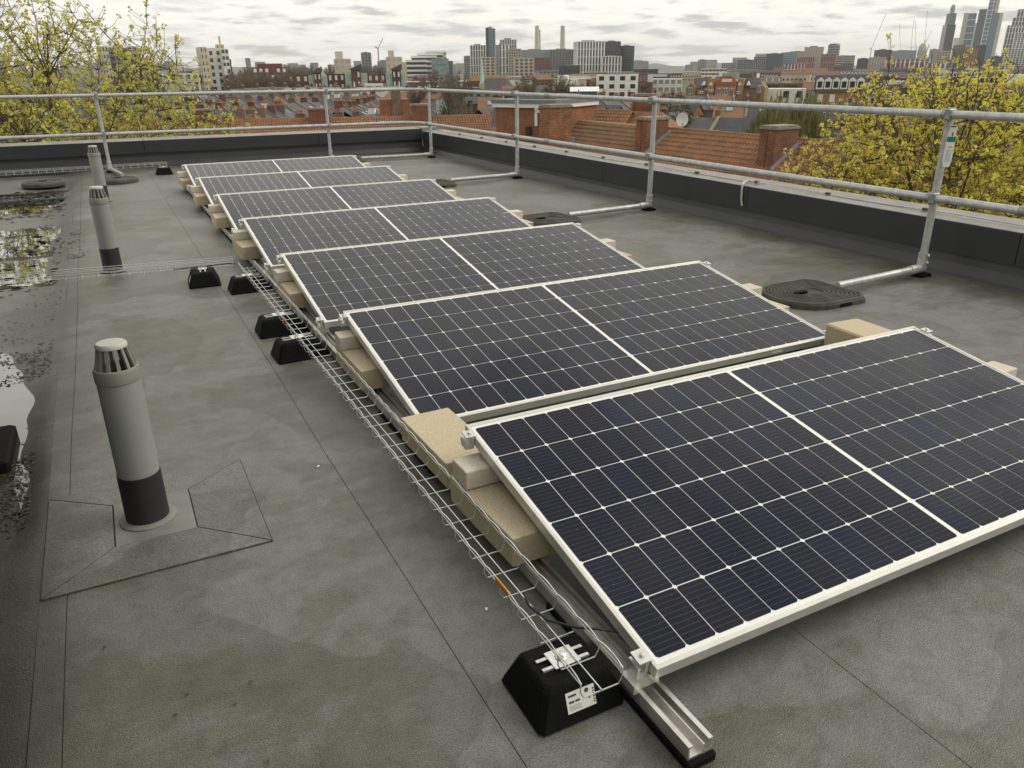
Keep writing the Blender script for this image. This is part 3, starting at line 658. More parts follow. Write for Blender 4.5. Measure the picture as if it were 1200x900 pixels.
def tray(p0, p1, z, label, wavy=True, width=0.10, depth=0.052, rw=0.0019, tagpos=(), up=False):
    p0, p1 = Vector(p0), Vector(p1); d = p1-p0; Ln = d.length; rz = math.atan2(d.y, d.x)
    t_ = thing('wire_tray', label, 'cable tray', (p0.x, p0.y, z), rz)
    # local x along the tray
    hw = width/2; n = int(Ln/0.10); st = Ln/n
    for (yy, zz) in ((0, 0), ):
        obj('long_wire', MB().tube([(0, yy, zz+0.002), (Ln, yy, zz+0.002)], rw, 5), M['wire'], t_, True)
    for s in (-1, 1):
        pts = []
        if wavy:
            m_ = int(Ln/0.02)
            for k in range(m_+1):
                ph = (k*0.02/st) % 1.0; wv = max(0, sin(pi*ph))**0.6
                pts.append((min(k*0.02, Ln), s*(hw+0.001), depth-0.010+0.010*wv))
        else: pts = [(0, s*hw, depth), (Ln, s*hw, depth)]
        obj('edge_wire', MB().tube(pts, rw*1.05, 5), M['wire'], t_, True)
        obj('edge_wire', MB().tube([(0, s*(hw+0.001), depth-0.014), (Ln, s*(hw+0.001), depth-0.014)], rw, 5), M['wire'], t_, True)
    u = MB().tube([(0, -hw-0.002, depth-0.008), (0, -hw-0.002, 0.016), (0, -hw+0.008, -0.002), (0, hw-0.008, -0.002), (0, hw+0.002, 0.016), (0, hw+0.002, depth-0.008)], rw*0.95, 5).mesh('cross_wire', M['wire'], True)
    for k in range(n+1): link('cross_wire', u, t_, (min(max(k*st, 0.002), Ln-0.002), 0, 0))
    for tp in tagpos:
        obj('orange_tag', MB().box(tp, tp+0.075, hw-0.001, hw+0.004, depth-0.016, depth+0.001, 0.001), M['orange'], t_)
    return t_
TZ = 0.111
tr = tray((-0.138, 0.022), (-0.146, 4.68), TZ, 'long galvanised wire cable tray running beside the blocks and panels', tagpos=(0.36, 3.05), width=0.110)
tray((-0.22, 4.80), (-3.2, 5.22), 0.112, 'galvanised wire tray crossing the gutter in front of a vent pipe', wavy=False, width=0.11)
tray((-0.08, 12.15), (-5.0, 12.02), 0.112, 'wire tray lying along the foot of the end parapet', wavy=False, width=0.14)
cb_ = thing('solar_cable', 'thin black cable drooping from the tray end to the first panel', 'cable')
obj('cable', MB().tube([(0.06, 0.13, 0.075), (0.02, 0.155, 0.112), (-0.04, 0.18, 0.130), (-0.09, 0.215, 0.129), (-0.135, 0.28, 0.122), (-0.155, 0.34, 0.132), (-0.158, 0.365, 0.158)], 0.0035, 8), M['cable'], cb_, True)
cb_ = thing('solar_cable', 'thin black cable looping between the two wire trays', 'cable')
obj('cable', MB().tube([(-0.62, 4.86, 0.117), (-0.35, 4.82, 0.125), (-0.24, 4.80, 0.130), (-0.17, 4.74, 0.125), (-0.13, 4.62, 0.121), (-0.125, 4.3, 0.118)], 0.0035, 8), M['cable'], cb_, True)

# ================================================================== THE CITY BELOW
GZ = -12.0
M['ground'] = mat('town_ground', (0.10, 0.095, 0.075), 0.95, scale=0.03, col2=(0.06, 0.065, 0.045), detail=10)
M['hill'] = mat('wooded_hill', (0.060, 0.065, 0.055), 0.95, var=0.3, scale=0.01)
M['brick_red'] = brick_mat('brick_red', (0.29, 0.105, 0.048), (0.18, 0.066, 0.035), (0.26, 0.19, 0.13))
M['brick_stock'] = brick_mat('brick_stock', (0.20, 0.150, 0.095), (0.12, 0.088, 0.058), (0.24, 0.20, 0.15))
M['brick_brown'] = brick_mat('brick_brown', (0.15, 0.075, 0.05), (0.11, 0.055, 0.04), (0.16, 0.12, 0.09))
M['tile'] = mat('roof_tile_terracotta', (0.27, 0.120, 0.052), 0.85, scale=2.1, col2=(0.14, 0.075, 0.038), rand=0.10, detail=12)
M['tile_brown'] = mat('roof_tile_weathered', (0.22, 0.115, 0.055), 0.85, scale=2.1, col2=(0.12, 0.072, 0.038), rand=0.12, detail=12)
M['slate'] = mat('roof_slate', (0.085, 0.083, 0.082), 0.75, scale=1.5, col2=(0.045, 0.045, 0.047), rand=0.35, detail=10)
M['moss_ridge'] = mat('mossy_ridge_tile', (0.36, 0.27, 0.10), 0.9, scale=4, col2=(0.22, 0.13, 0.06))
M['pot'] = mat('chimney_pot', (0.36, 0.17, 0.08), 0.8, rand=0.3)
M['pot_cap'] = mat('chimney_flaunching', (0.22, 0.19, 0.14), 0.95, var=0.3)
M['white_paint'] = mat('white_render', (0.66, 0.65, 0.60), 0.8, var=0.10, scale=0.4, rand=0.08)
M['cream'] = mat('cream_concrete', (0.50, 0.46, 0.35), 0.85, var=0.12, scale=0.2, rand=0.08)
M['stone'] = mat('pale_stone', (0.44, 0.38, 0.28), 0.85, var=0.15, scale=0.2, rand=0.10)
M['grey_con'] = mat('grey_concrete', (0.25, 0.25, 0.24), 0.85, var=0.15, scale=0.2, rand=0.15)
M['dark_con'] = mat('dark_cladding', (0.040, 0.042, 0.045), 0.6, var=0.2, scale=0.2, rand=0.2)
M['red_clad'] = mat('red_brown_cladding', (0.16, 0.060, 0.045), 0.8, var=0.2, scale=0.2, rand=0.15)
M['ochre'] = mat('ochre_cladding', (0.33, 0.21, 0.07), 0.8, var=0.2, scale=0.1)
M['glass'] = mat('facade_glass', (0.035, 0.045, 0.052), 0.12, var=0.25, scale=0.3, spec=0.6)
M['glass_blue'] = mat('facade_glass_blue', (0.07, 0.13, 0.19), 0.12, var=0.2, scale=0.3, spec=0.6)
M['glass_pale'] = mat('facade_glass_pale', (0.22, 0.29, 0.29), 0.15, var=0.2, scale=0.3, spec=0.6)
M['pane'] = mat('window_pane', (0.030, 0.033, 0.036), 0.10, spec=0.6, var=0.2)
M['mint'] = mat('mint_cladding', (0.40, 0.52, 0.45), 0.7, var=0.08)
M['bark'] = mat('bark', (0.075, 0.060, 0.040), 0.9, var=0.3, scale=8)
M['bark_moss'] = mat('bark_mossy', (0.13, 0.115, 0.03), 0.9, scale=3, col2=(0.06, 0.05, 0.03))
M['twig'] = mat('bare_twigs', (0.17, 0.135, 0.092), 0.95, var=0.25, scale=0.4, rand=0.25)
M['hedge'] = mat('evergreen_leaves', (0.045, 0.06, 0.022), 0.9, var=0.4, scale=0.8, rand=0.3)
M['willow'] = mat('willow_strands', (0.17, 0.16, 0.055), 0.9, var=0.3, scale=0.9)
def leaf_mat(name, c1, c2):
    m = bpy.data.materials.new(name); m.use_nodes = True; t = m.node_tree; p = t.nodes['Principled BSDF']
    g = t.nodes.new('ShaderNodeNewGeometry').outputs['Position']
    c = ramp(t, noise(t, g, 4.0, 3), [(0.35, c2), (0.65, c1)])
    t.links.new(c, p.inputs['Base Color']); p.inputs['Roughness'].default_value = 0.7; p.inputs['Specular IOR Level'].default_value = 0.2
    tr_ = t.nodes.new('ShaderNodeBsdfTranslucent'); t.links.new(c, tr_.inputs[0]); mx = t.nodes.new('ShaderNodeMixShader'); mx.inputs[0].default_value = 0.35
    t.links.new(p.outputs[0], mx.inputs[1]); t.links.new(tr_.outputs[0], mx.inputs[2]); t.links.new(mx.outputs[0], t.nodes['Material Output'].inputs[0])
    return m
M['leaf_l'] = leaf_mat('maple_flower_green', (0.70, 0.65, 0.16), (0.44, 0.44, 0.10))
M['leaf_r'] = leaf_mat('maple_flower_yellow', (0.84, 0.76, 0.15), (0.56, 0.50, 0.09))
g_ = obj('ground', MB().quad((-5000, -1500, GZ), (9500, -1500, GZ), (9500, 9500, GZ), (-5000, 9500, GZ)), M['ground']); g_['kind'] = 'structure'
mb = MB(); prev = None
for k in range(121):
    a = radians(-30+k*1.0); r_ = 6800; h = 48+26*sin(k*0.23)+18*sin(k*0.61+1)+9*sin(k*1.7)+5*sin(k*3.3)
    q = (r_*sin(a), r_*cos(a)); b = ((r_+1600)*sin(a), (r_+1600)*cos(a)); cur = ((q[0]*.85, q[1]*.85, GZ-2), (q[0], q[1], h+GZ), (b[0], b[1], GZ-2))
    if prev: mb.quad(prev[0], cur[0], cur[1], prev[1]); mb.quad(prev[1], cur[1], cur[2], prev[2])
    prev = cur
o = obj('distant_hills', mb, M['hill'], smooth=True); o['kind'] = 'structure'

# ---------------------------------------------------------------- near terraces with built tiles
def tile_slope(Lx, S, pitch, roll=0.20, gauge=0.33):
    """slope running down from the ridge (y=0,z=0) to -y; individual courses step, tiles roll"""
    mb = MB(); nx = int(Lx/roll)*4; cp_, sp_ = cos(pitch), sin(pitch)
    nc = int(S/gauge)
    prof = [0.0, 0.060, 0.072, 0.060]
    def pt(i, s, h):
        hh = h+prof[i % 4]; return (-Lx/2+Lx*i/nx, -s*cp_-hh*sp_*0+0, -s*sp_+hh)
    for j in range(nc):
        a, b = j*gauge, (j+1)*gauge; r0 = len(mb.v)
        for i in range(nx+1): mb.v.append(pt(i, a, 0.0))
        for i in range(nx+1): mb.v.append(pt(i, b+0.02, 0.045))
        for i in range(nx+1): mb.v.append(pt(i, b+0.02, -0.01))
        n = nx+1
        for i in range(nx):
            mb.f.append((r0+n+i, r0+n+i+1, r0+i+1, r0+i)); mb.f.append((r0+2*n+i, r0+2*n+i+1, r0+n+i+1, r0+n+i))
    return mb
def chimney(parent, x, y, z0, z1, w, dp, m='brick_red', pots=3, flash=None):
    st = obj('chimney', MB().box(x-w/2, x+w/2, y-dp/2, y+dp/2, z0, z1-0.16), M[m], parent)
    obj('chimney_cap', MB().box(x-w/2-0.05, x+w/2+0.05, y-dp/2-0.05, y+dp/2+0.05, z1-0.16, z1-0.06, 0.015).box(x-w/2+0.02, x+w/2-0.02, y-dp/2+0.02, y+dp/2-0.02, z1-0.06, z1, 0.02), M['pot_cap'], st)
    for k in range(pots):
        t = (k+0.5)/pots-0.5; along = dp if dp > w else w
        xx, yy = (x, y+t*along*0.85) if dp > w else (x+t*along*0.85, y)
        obj('chimney_pot', MB().lathe([(0.12, 0), (0.11, 0.05), (0.10, 0.3), (0.125, 0.32), (0.12, 0.36)], 10, (xx, yy, z1-0.01)), M['pot'], st)
    return st
HW = 6.0
TS = {}
def near_house(pos, ang, label, group, Lx, pitch=radians(33), S=4.6, tm='tile', wall='brick_red', ridge_m='tile', rid=-1.4):
    key = (round(Lx, 2), tm)
    t_ = thing('terraced_house', label, 'house', (pos.x, pos.y, rid), ang, group)
    if key not in TS: TS[key] = (tile_slope(Lx, S, pitch).mesh('roof_tiles', M[tm]), tile_slope(Lx, S, pitch, 1.2, 2.0).mesh('roof_back', M[tm]))
    o = link('roof_tiles', TS[key][0], t_); o['kind'] = 'stuff'
    o = link('roof_back', TS[key][1], t_, None, pi)
    # ridge tiles
    rt = MB().tube([(0, 0, 0), (0.445, 0, 0)], 0.10, 8).mesh('ridge_tile', M[ridge_m])
    for k in range(int(Lx/0.45)): link('ridge_tile', rt, t_, (-Lx/2+0.45*k+0.003, 0, 0.0+0.006*(k % 2)))
    yb = -S*cos(pitch)+0.25; zb = -S*sin(pitch)
    obj('wall', MB().box(-Lx/2, Lx/2, yb, -yb, GZ-rid, zb-0.02), M[wall], t_)
    obj('gable', MB().prism([(yb, zb-0.02), (-yb, zb-0.02), (0, -0.12)], -Lx/2+0.02, Lx/2-0.02, 'x'), M[wall], t_)
    obj('gutter', MB().tube([(-Lx/2, yb-0.30, zb-0.05), (Lx/2, yb-0.30, zb-0.05)], 0.06, 6), M['sleeve'], t_)
    for sx in (-Lx*0.24, Lx*0.24):
        wd = obj('window', MB().box(sx-0.55, sx+0.55, yb-0.05, yb+0.02, zb-2.0, zb-0.6), M['white_paint'], t_)
        obj('pane', MB().box(sx-0.47, sx+0.47, yb-0.06, yb-0.04, zb-1.92, zb-0.68), M['pane'], wd)
    return t_
# right hand terrace
A_, B_ = atz(669, 141.5, -1.4), atz(940, 164.0, -1.4)
dirr = (B_-A_).normalized(); angR = math.atan2(dirr.y, dirr.x)      # local x runs from far to near, -y faces our roof
def along(px):   # distance from A_ along the ridge where the picture column px crosses it
    d = ray(px, 150); dx_, dy_ = d[0], d[1]
    den = dirr.x*dy_-dirr.y*dx_
    return ((CAM[0]-A_.x)*dy_-(CAM[1]-A_.y)*dx_)/den
chs = [along(665), along(782), along(933)]
step = chs[2]-chs[1]
bounds = [chs[0]-4.5, chs[0], chs[1], chs[2], chs[2]+step*0.95, chs[2]+step*1.9]
hl = ['red tiled terraced house adjoining the flat roofed brick block', 'red tiled terraced house with moss along its ridge beside the tall chimneys', 'red tiled terraced house between the dish chimney and the wide chimney', 'red tiled terraced house behind the yellow budding tree past the wide chimney', 'red tiled terraced house at the end of the row behind the yellow tree']
hs_ = []
for k in range(1, 5):
    a, b = bounds[k], bounds[k+1]; mid = A_+dirr*((a+b)/2)
    h_ = near_house(mid, angR, hl[k], 'terraced houses behind the long parapet', b-a-0.02, ridge_m='moss_ridge' if k in (1,) else 'tile', tm='tile' if k != 1 else 'tile_brown', rid=-1.4)
    hs_.append(h_)
    # chimney on the party wall at its far end
    half = (b-a)/2
    wch, dch = 0.85, 1.35
    c_ = chimney(h_, -half, -1.0, -2.0, 0.62 if k != 1 else 0.75, wch, dch, pots=0)
    obj('chimney_joint', MB().box(-half-0.02, -half+0.012, -1.0-dch/2-0.006, -1.0-dch/2+0.001, -1.5, 0.45), M['felt_dark'], c_)
    # lead flashing climbing the slope beside the chimney
    f_ = MB(); s0, s1 = 0.35, 2.1
    for off, z in ((half*-1+wch/2+0.02, 0.06),):
        f_.box(0, 0.16, -0.02, 0.02, 0, 0.1)
    cpp, spp = cos(radians(33)), sin(radians(33))
    fl = MB(); xx = -half+wch/2
    fl.v += [(xx, -0.3*cpp, -0.3*spp+0.16), (xx+0.16, -0.3*cpp, -0.3*spp+0.09), (xx+0.16, -2.15*cpp, -2.15*spp+0.09), (xx, -2.15*cpp, -2.15*spp+0.16)]; fl.f.append((3, 2, 1, 0))
    fl.v += [(xx, -0.3*cpp, -0.3*spp-0.05), (xx+0.16, -0.3*cpp, -0.3*spp-0.05), (xx+0.16, -2.15*cpp, -2.15*spp-0.05), (xx, -2.15*cpp, -2.15*spp-0.05)]; fl.f += [(4, 5, 6, 7), (2, 6, 5, 1), (0, 4, 7, 3), (3, 7, 6, 2)]
    obj('lead_flashing', fl, M['lead'], h_)
# satellite dish on the second chimney
dk = A_+dirr*(chs[1]+0.55)
dz = -1.4+0.10
ds = thing('satellite_dish', 'white satellite dish fixed to the tall brick chimney', 'satellite dish', (0, 0, 0))
dp_ = atd(800, 120+0, 36.0)
dpos = atd(799.5, 140.0, (Vector((A_.x, A_.y))+Vector((dirr.x, dirr.y))*(chs[1]+0.9)-Vector((CAM[0], CAM[1]))).length-0.9)
dd = (Vector(CAM)-dpos); dd.z = 0; dd.normalize()
ds.location = dpos; ds.rotation_euler = (0, 0, math.atan2(dd.y, dd.x)+pi/2+0.12)
mb = MB(); n = 24; rows_ = 5
for k in range(rows_+1):
    r_ = k/rows_
    for j in range(n):
        q = 2*pi*j/n; mb.v.append((0.29*r_*cos(q), 0.06*(1-r_*r_), 0.33*r_*sin(q)))
for k in range(rows_):
    for j in range(n): mb.f.append((k*n+j, k*n+(j+1) % n, (k+1)*n+(j+1) % n, (k+1)*n+j))
obj('reflector', mb, M['white_paint'], ds, True)
obj('arm', MB().tube([(0, 0.05, -0.30), (0, -0.30, -0.22)], 0.018, 6), M['galv'], ds); obj('feed_head', MB().lathe([(0.03, 0), (0.035, 0.1)], 8, (0, -0.30, -0.25)), M['grey_con'], ds)
obj('bracket', MB().tube([(0, 0.06, 0), (0.05, 0.35, -0.15), (0.10, 0.75, -0.15)], 0.02, 6), M['galv'], ds)
# tv aerial pole
ap = A_+dirr*(chs[1]-0.75)
an = thing('aerial_mast', 'thin aerial mast leaning beside the dish chimney', 'aerial', (ap.x, ap.y, -1.5))
obj('mast', MB().tube([(0, 0, 0), (0.02, 0, 1.9)], 0.02, 6), M['galv'], an); obj('stay', MB().tube([(0.02, 0, 0.9), (-0.55, -0.2, 1.9)], 0.012, 5), M['galv'], an)
# flat roofed brick block
fa, fb = atd(581, 121, 47), atd(650, 118, 45)
fm = (fa+fb)/2; fang = math.atan2((fb-fa).y, (fb-fa).x); fw_ = (fb-fa).length
fbk = thing('flat_roof_block', 'red brick block with flat roof and white fascia between the terraces', 'building', (fm.x, fm.y, GZ), fang)
zt = fm.z-GZ
obj('wall', MB().box(-fw_/2, fw_/2, 0, 5, 0, zt-0.30), M['brick_red'], fbk)
obj('fascia', MB().box(-fw_/2-0.15, fw_/2+0.15, -0.15, 5.2, zt-0.298, zt-0.08), M['white_paint'], fbk)
obj('roof_slab', MB().box(-fw_/2-0.2, fw_/2+0.2, -0.2, 5.3, zt-0.078, zt+0.12).box(-fw_/2+0.6, fw_/2-0.5, 1, 4, zt+0.12, zt+0.34), M['lead'], fbk)
obj('zinc_side', MB().prism([(-fw_/2-0.55, zt-1.4), (-fw_/2-0.02, zt-1.4), (-fw_/2-0.02, zt+0.05), (-fw_/2-0.15, zt+0.05)], 0.2, 4.8, 'y'), M['lead'], fbk)
obj('downpipe', MB().box(fw_/2-1.15, fw_/2-1.0, -0.22, -0.1, zt-1.25, zt-0.31).box(fw_/2-1.15, fw_/2-0.5, -0.22, -0.1, zt-0.55, zt-0.40), M['white_paint'], fbk)
obj('vent_box', MB().box(fw_/2-1.75, fw_/2-1.45, -0.2, 0.02, zt-1.75, zt-1.3), M['pane'], fbk)
# chimney in front of it and small white dormer beside it
cp1 = atd(651, 135, 41.5)
o = thing('party_wall_chimney', 'wide red brick chimney in front of the flat roofed block', 'chimney', (cp1.x, cp1.y, -4.6), angR)
chimney(o, 0, 0, 0.0, atd(651, 122, 41.5).z+4.6, 0.95, 1.35, pots=0)
obj('roof_skirt', MB().prism([(-2.4, 0.2), (0.9, 2.6), (0.9, -1), (-2.4, -1)], -1.6, -0.49, 'x'), M['brick_red'], o)
obj('lead_flashing', MB().prism([(-2.5, 0.2), (0.8, 2.62), (0.8, 2.80), (-2.5, 0.38)], 0.49, 0.60, 'x').prism([(-2.45, 0.25), (0.85, 2.65), (0.85, 2.8), (-2.45, 0.4)], -1.75, -1.6, 'x'), M['lead'], o)
# roof behind the moss ridge, with hip
rb0, rb1 = atd(668, 131.5, 52), atd(742, 129.0, 50); rm = (rb0+rb1)/2; ra = math.atan2((rb1-rb0).y, (rb1-rb0).x)
near_house(Vector((rm.x, rm.y, 0)), ra, 'orange tiled house rising behind the mossy ridge', None, (rb1-rb0).length, tm='tile', rid=rm.z)
rb0, rb1 = atd(768, 131, 50), atd(784, 131, 49.5); rm = (rb0+rb1)/2
hp = thing('hipped_house', 'hipped red tiled house peeping behind the satellite dish', 'house', (rm.x, rm.y, GZ), ra)
zz = rm.z-GZ; obj('wall', MB().box(-3.2, 1.5, -2.5, 2.5, 0, zz-2.0), M['brick_red'], hp)
mb = MB(); mb.v += [(-3.4, -2.7, zz-2), (1.9, -2.7, zz-2), (1.9, 2.7, zz-2), (-3.4, 2.7, zz-2), (-2.0, 0, zz), (0.0, 0, zz)]; mb.f += [(0, 1, 5, 4), (1, 2, 5), (2, 3, 4, 5), (3, 0, 4)]
obj('roof', mb, M['tile'], hp)
chimney(hp, -1.3, 0.6, zz-1, zz+1.0, 1.5, 0.8, pots=0)
# back terrace beyond the end parapet
C_, D_ = atz(215, 142.3, -2.1), atz(581, 135.0, -2.1); db = (D_-C_); nb = 5; angB = math.atan2(db.y, db.x); du = db.normalized()
lb = db.length/nb
blab = ['red tiled house behind the yellow green tree beyond the end parapet', 'red tiled house beyond the end parapet, next after the tree', 'red tiled house between two brick chimneys beyond the end parapet', 'red tiled house beside the corner guardrail post beyond the parapet', 'red tiled house meeting the flat roofed brick block']
for k in range(-1, nb):
    mid = C_+du*(lb*(k+0.5))
    h_ = near_house(Vector((mid.x, mid.y, 0)), angB, blab[k] if k >= 0 else 'red tiled house hidden deep behind the yellow green tree', 'terraced houses beyond the end parapet', lb-0.02, tm='tile', rid=-2.1, S=4.0)
def dist_b(px):
    d = ray(px, 140); return ((CAM[0]-C_.x)*d[1]-(CAM[1]-C_.y)*d[0])/(du.x*d[1]-du.y*d[0])
for px_, yt, wpx, lab in ((239, 127.5, 19, 'red brick chimney seen through the budding tree twigs'), (374, 126.0, 23, 'red brick chimney stack behind the middle post of the end guardrail'), (494, 121.5, 24, 'red brick chimney stack with mossy cap at the guardrail corner')):
    p = C_+du*dist_b(px_)+Vector((-du.y, du.x, 0))*-0.2; dd_ = (p-Vector(CAM)).length
    o = thing('party_wall_chimney', lab, 'chimney', (p.x, p.y, -4.2), angB)
    zt = atd(px_, yt, hypot(p.x-CAM[0], p.y-CAM[1])).z
    chimney(o, 0, 0, 0, zt+4.2, wpx*dd_/FPX*0.90, 0.9, pots=0)

# ---------------------------------------------------------------- Victorian terraces in the middle distance
def proto_house(kind, wallm, roofm):
    t_ = link('row_house', None); t_.empty_display_size = 0.1
    W_, D_2, ev, rd = 5.0, 4.0, 5.6, 8.0
    obj('wall', MB().box(-W_/2, W_/2, -D_2, D_2, 0, ev), M[wallm], t_)
    mb = MB()
    for s in (-1, 1): 
        mb.quad((-W_/2, s*(D_2+0.25), ev-0.1), (W_/2, s*(D_2+0.25), ev-0.1), (W_/2, 0, rd), (-W_/2, 0, rd))
        mb.quad((-W_/2, s*(D_2+0.25), ev-0.3), (W_/2, s*(D_2+0.25), ev-0.3), (W_/2, s*(D_2+0.25), ev-0.1), (-W_/2, s*(D_2+0.25), ev-0.1))
    obj('roof', mb, M[roofm], t_)
    obj('party_wall', MB().prism([(-D_2-0.2, ev-0.2), (-D_2-0.2, ev+0.2), (0, rd+0.25), (D_2+0.2, ev+0.2), (D_2+0.2, ev-0.2)], W_/2-0.14, W_/2+0.14, 'x'), M['pot_cap'], t_)
    c = chimney(t_, W_/2-0.2, 0.8, rd-1.2, rd+1.0, 0.5, 1.3, wallm, 4)
    def win(x, z, w_, h_, y):
        f = obj('window', MB().box(x-w_/2-0.1, x+w_/2+0.1, y-0.08, y+0.02, z-0.1, z+h_+0.1), M['white_paint'], t_)
        obj('pane', MB().box(x-w_/2, x+w_/2, y-0.10, y-0.07, z, z+h_), M['pane'], f)
    if kind in (0, 1):   # rear outrigger with lean-to roof
        ew = obj('rear_wing', MB().prism([(0.15, 0), (2.5, 0), (2.5, 3.3), (0.15, 4.5)], -D_2-4.2, -D_2, 'y'), M[wallm], t_)
        obj('wing_roof', MB().prism([(0.0, 4.5), (0.0, 4.64), (2.62, 3.36), (2.62, 3.2)], -D_2-4.4, -D_2+0.6, 'y'), M[roofm], ew)
        win(1.3, 1.6, 0.9, 1.2, -D_2-4.2); win(-1.3, 3.2, 1.0, 1.5, -D_2); win(-1.3, 0.8, 1.0, 1.6, -D_2)
    if kind == 1:        # loft dormer
        dm = obj('dormer', MB().box(-2.1, 0.6, -D_2+0.8, 0, ev+0.4, rd-0.05), M['slate'], t_)
        f = obj('dormer_window', MB().box(-1.7, 0.2, -D_2+0.72, -D_2+0.8, ev+0.8, rd-0.5), M['white_paint'], dm)
    if kind == 2:        # roof lights and front gable
        obj('skylight', MB().prism([(-2.6, 6.52), (-1.6, 7.15), (-1.6, 7.3), (-2.6, 6.67)], -0.6, 0.4, 'x'), M['glass_pale'], t_)
        win(-1.2, 3.2, 1.1, 1.5, -D_2); win(1.2, 3.2, 1.1, 1.5, -D_2)
    if kind == 3:        # gable towards us
        obj('gable_wing', MB().prism([(-2.2, 0), (1.2, 0), (1.2, 5.6), (-0.5, 7.3), (-2.2, 5.6)], -D_2-3.0, -D_2, 'y'), M[wallm], t_)
        obj('gable_roof', MB().prism([(-2.4, 5.5), (-0.5, 7.4), (1.4, 5.5), (1.4, 5.65), (-0.5, 7.6), (-2.4, 5.65)], -D_2-3.2, -0.5, 'y'), M[roofm], t_)
        win(-0.5, 3.3, 1.2, 1.4, -D_2-3.0); win(-0.5, 0.8, 1.6, 1.6, -D_2-3.0)
    return t_
protos = [proto_house(0, 'brick_stock', 'slate'), proto_house(1, 'brick_stock', 'slate'), proto_house(2, 'brick_brown', 'slate'), proto_house(3, 'brick_red', 'slate'), proto_house(0, 'white_paint', 'slate'), proto_house(2, 'brick_stock', 'tile_brown')]
plab = ['stock brick slate house with lean to wing', 'stock brick slate house with loft dormer', 'brown brick slate house with skylight', 'red brick house with gabled wing', 'white rendered house with slate roof', 'stock brick house with weathered red tiles']
used = [False]*6
def row(px0, d0, px1, d1, ridge=-4.0, mix=(0, 0, 1, 2), flip=False, where='in the rows below the roof', sc=1.0):
    a, b = atd(px0, 100, d0), atd(px1, 100, d1); v_ = b-a; v_.z = 0; ln = v_.length; n = max(1, int(ln/(5.0*sc))); u_ = v_.normalized(); an_ = math.atan2(u_.y, u_.x)+(pi if flip else 0)
    for k in range(n):
        i = random.choice(mix); p = a+u_*(ln*(k+0.5)/n); lz = ridge-8.0*sc+U(-.15, .15)
        t_ = protos[i] if not used[i] else dup(protos[i]); used[i] = True
        t_.location = (p.x, p.y, lz); t_.rotation_euler = (0, 0, an_); t_.scale = (ln/n/5.0, sc*U(0.85, 1.12), sc*U(0.93, 1.04))
        tag(t_, plab[i]+' '+where, 'house', plab[i]+' '+where)
W1, W2, W3 = 'two streets past the end parapet', 'three streets past the end parapet', 'behind the yellow green tree'
row(222, 90, 385, 128, -5.0, (0, 1, 0, 4, 5), where=W1)
row(150, 98, 330, 150, -4.6, (0, 1, 2, 0, 5), where=W1, flip=True)
row(330, 108, 500, 150, -4.8, (0, 1, 2, 4, 0), where=W1)
row(190, 135, 440, 205, -4.2, (0, 1, 2, 4, 0), where=W2)
row(180, 165, 400, 235, -4.0, (2, 0, 1, 5), where=W2, flip=True)
row(160, 205, 480, 262, -3.6, (0, 1, 2), where=W2)
row(130, 250, 450, 300, -3.2, (2, 2, 1), where=W2)
row(395, 128, 440, 178, -4.2, (2, 2), where='below the mint stair towers', sc=1.0)
row(-60, 84, 190, 90, -4.6, (0, 1, 5), where=W3)
row(-60, 120, 180, 128, -4.2, (0, 2, 5), where=W3)
row(-60, 170, 170, 180, -3.8, (0, 2), where=W3)
row(-60, 240, 170, 250, -3.4, (0, 2), where=W3)
row(500, 88, 575, 90, -4.4, (3, 0, 5), where='by the flat roofed block')
row(640, 96, 800, 135, -4.6, (2, 3, 2, 0), where='behind the orange roof')
row(560, 128, 800, 172, -4.2, (0, 2, 3, 5), where='behind the orange roof')
row(800, 84, 868, 74, -5.2, (3, 3, 0), where='right of the dish chimney')
row(790, 112, 905, 108, -4.4, (0, 2, 0, 4), where='right of the dish chimney')
row(950, 92, 1190, 80, -4.6, (0, 2, 3, 5), where='past the yellow tree')
row(990, 135, 1230, 120, -3.8, (2, 0, 5, 3), where='past the yellow tree')
row(840, 150, 1000, 150, -4.2, (2, 0, 5), where='beside the weeping willow')
row(560, 170, 860, 175, -3.9, (2, 0, 5, 3), where='below the white office')
for i in range(6):
    if not used[i]:
        for c in list(protos[i].children): bpy.data.objects.remove(c)
        bpy.data.objects.remove(protos[i])
for px_, yt, d_, lab in ((463, 104, 100, 'tall stock brick chimney wall behind the corner post chimney'),):
    p = atd(px_, yt, d_); o = thing('brick_gable', lab, 'building', (p.x, p.y, GZ), angB)
    obj('wall', MB().box(-1.9, 1.6, 0, 4, 0, p.z-GZ-1.2), M['brick_red'], o); obj('chimney_breast', MB().box(-0.5, 0.6, -0.2, 1.2, 0, p.z-GZ), M['brick_stock'], o)

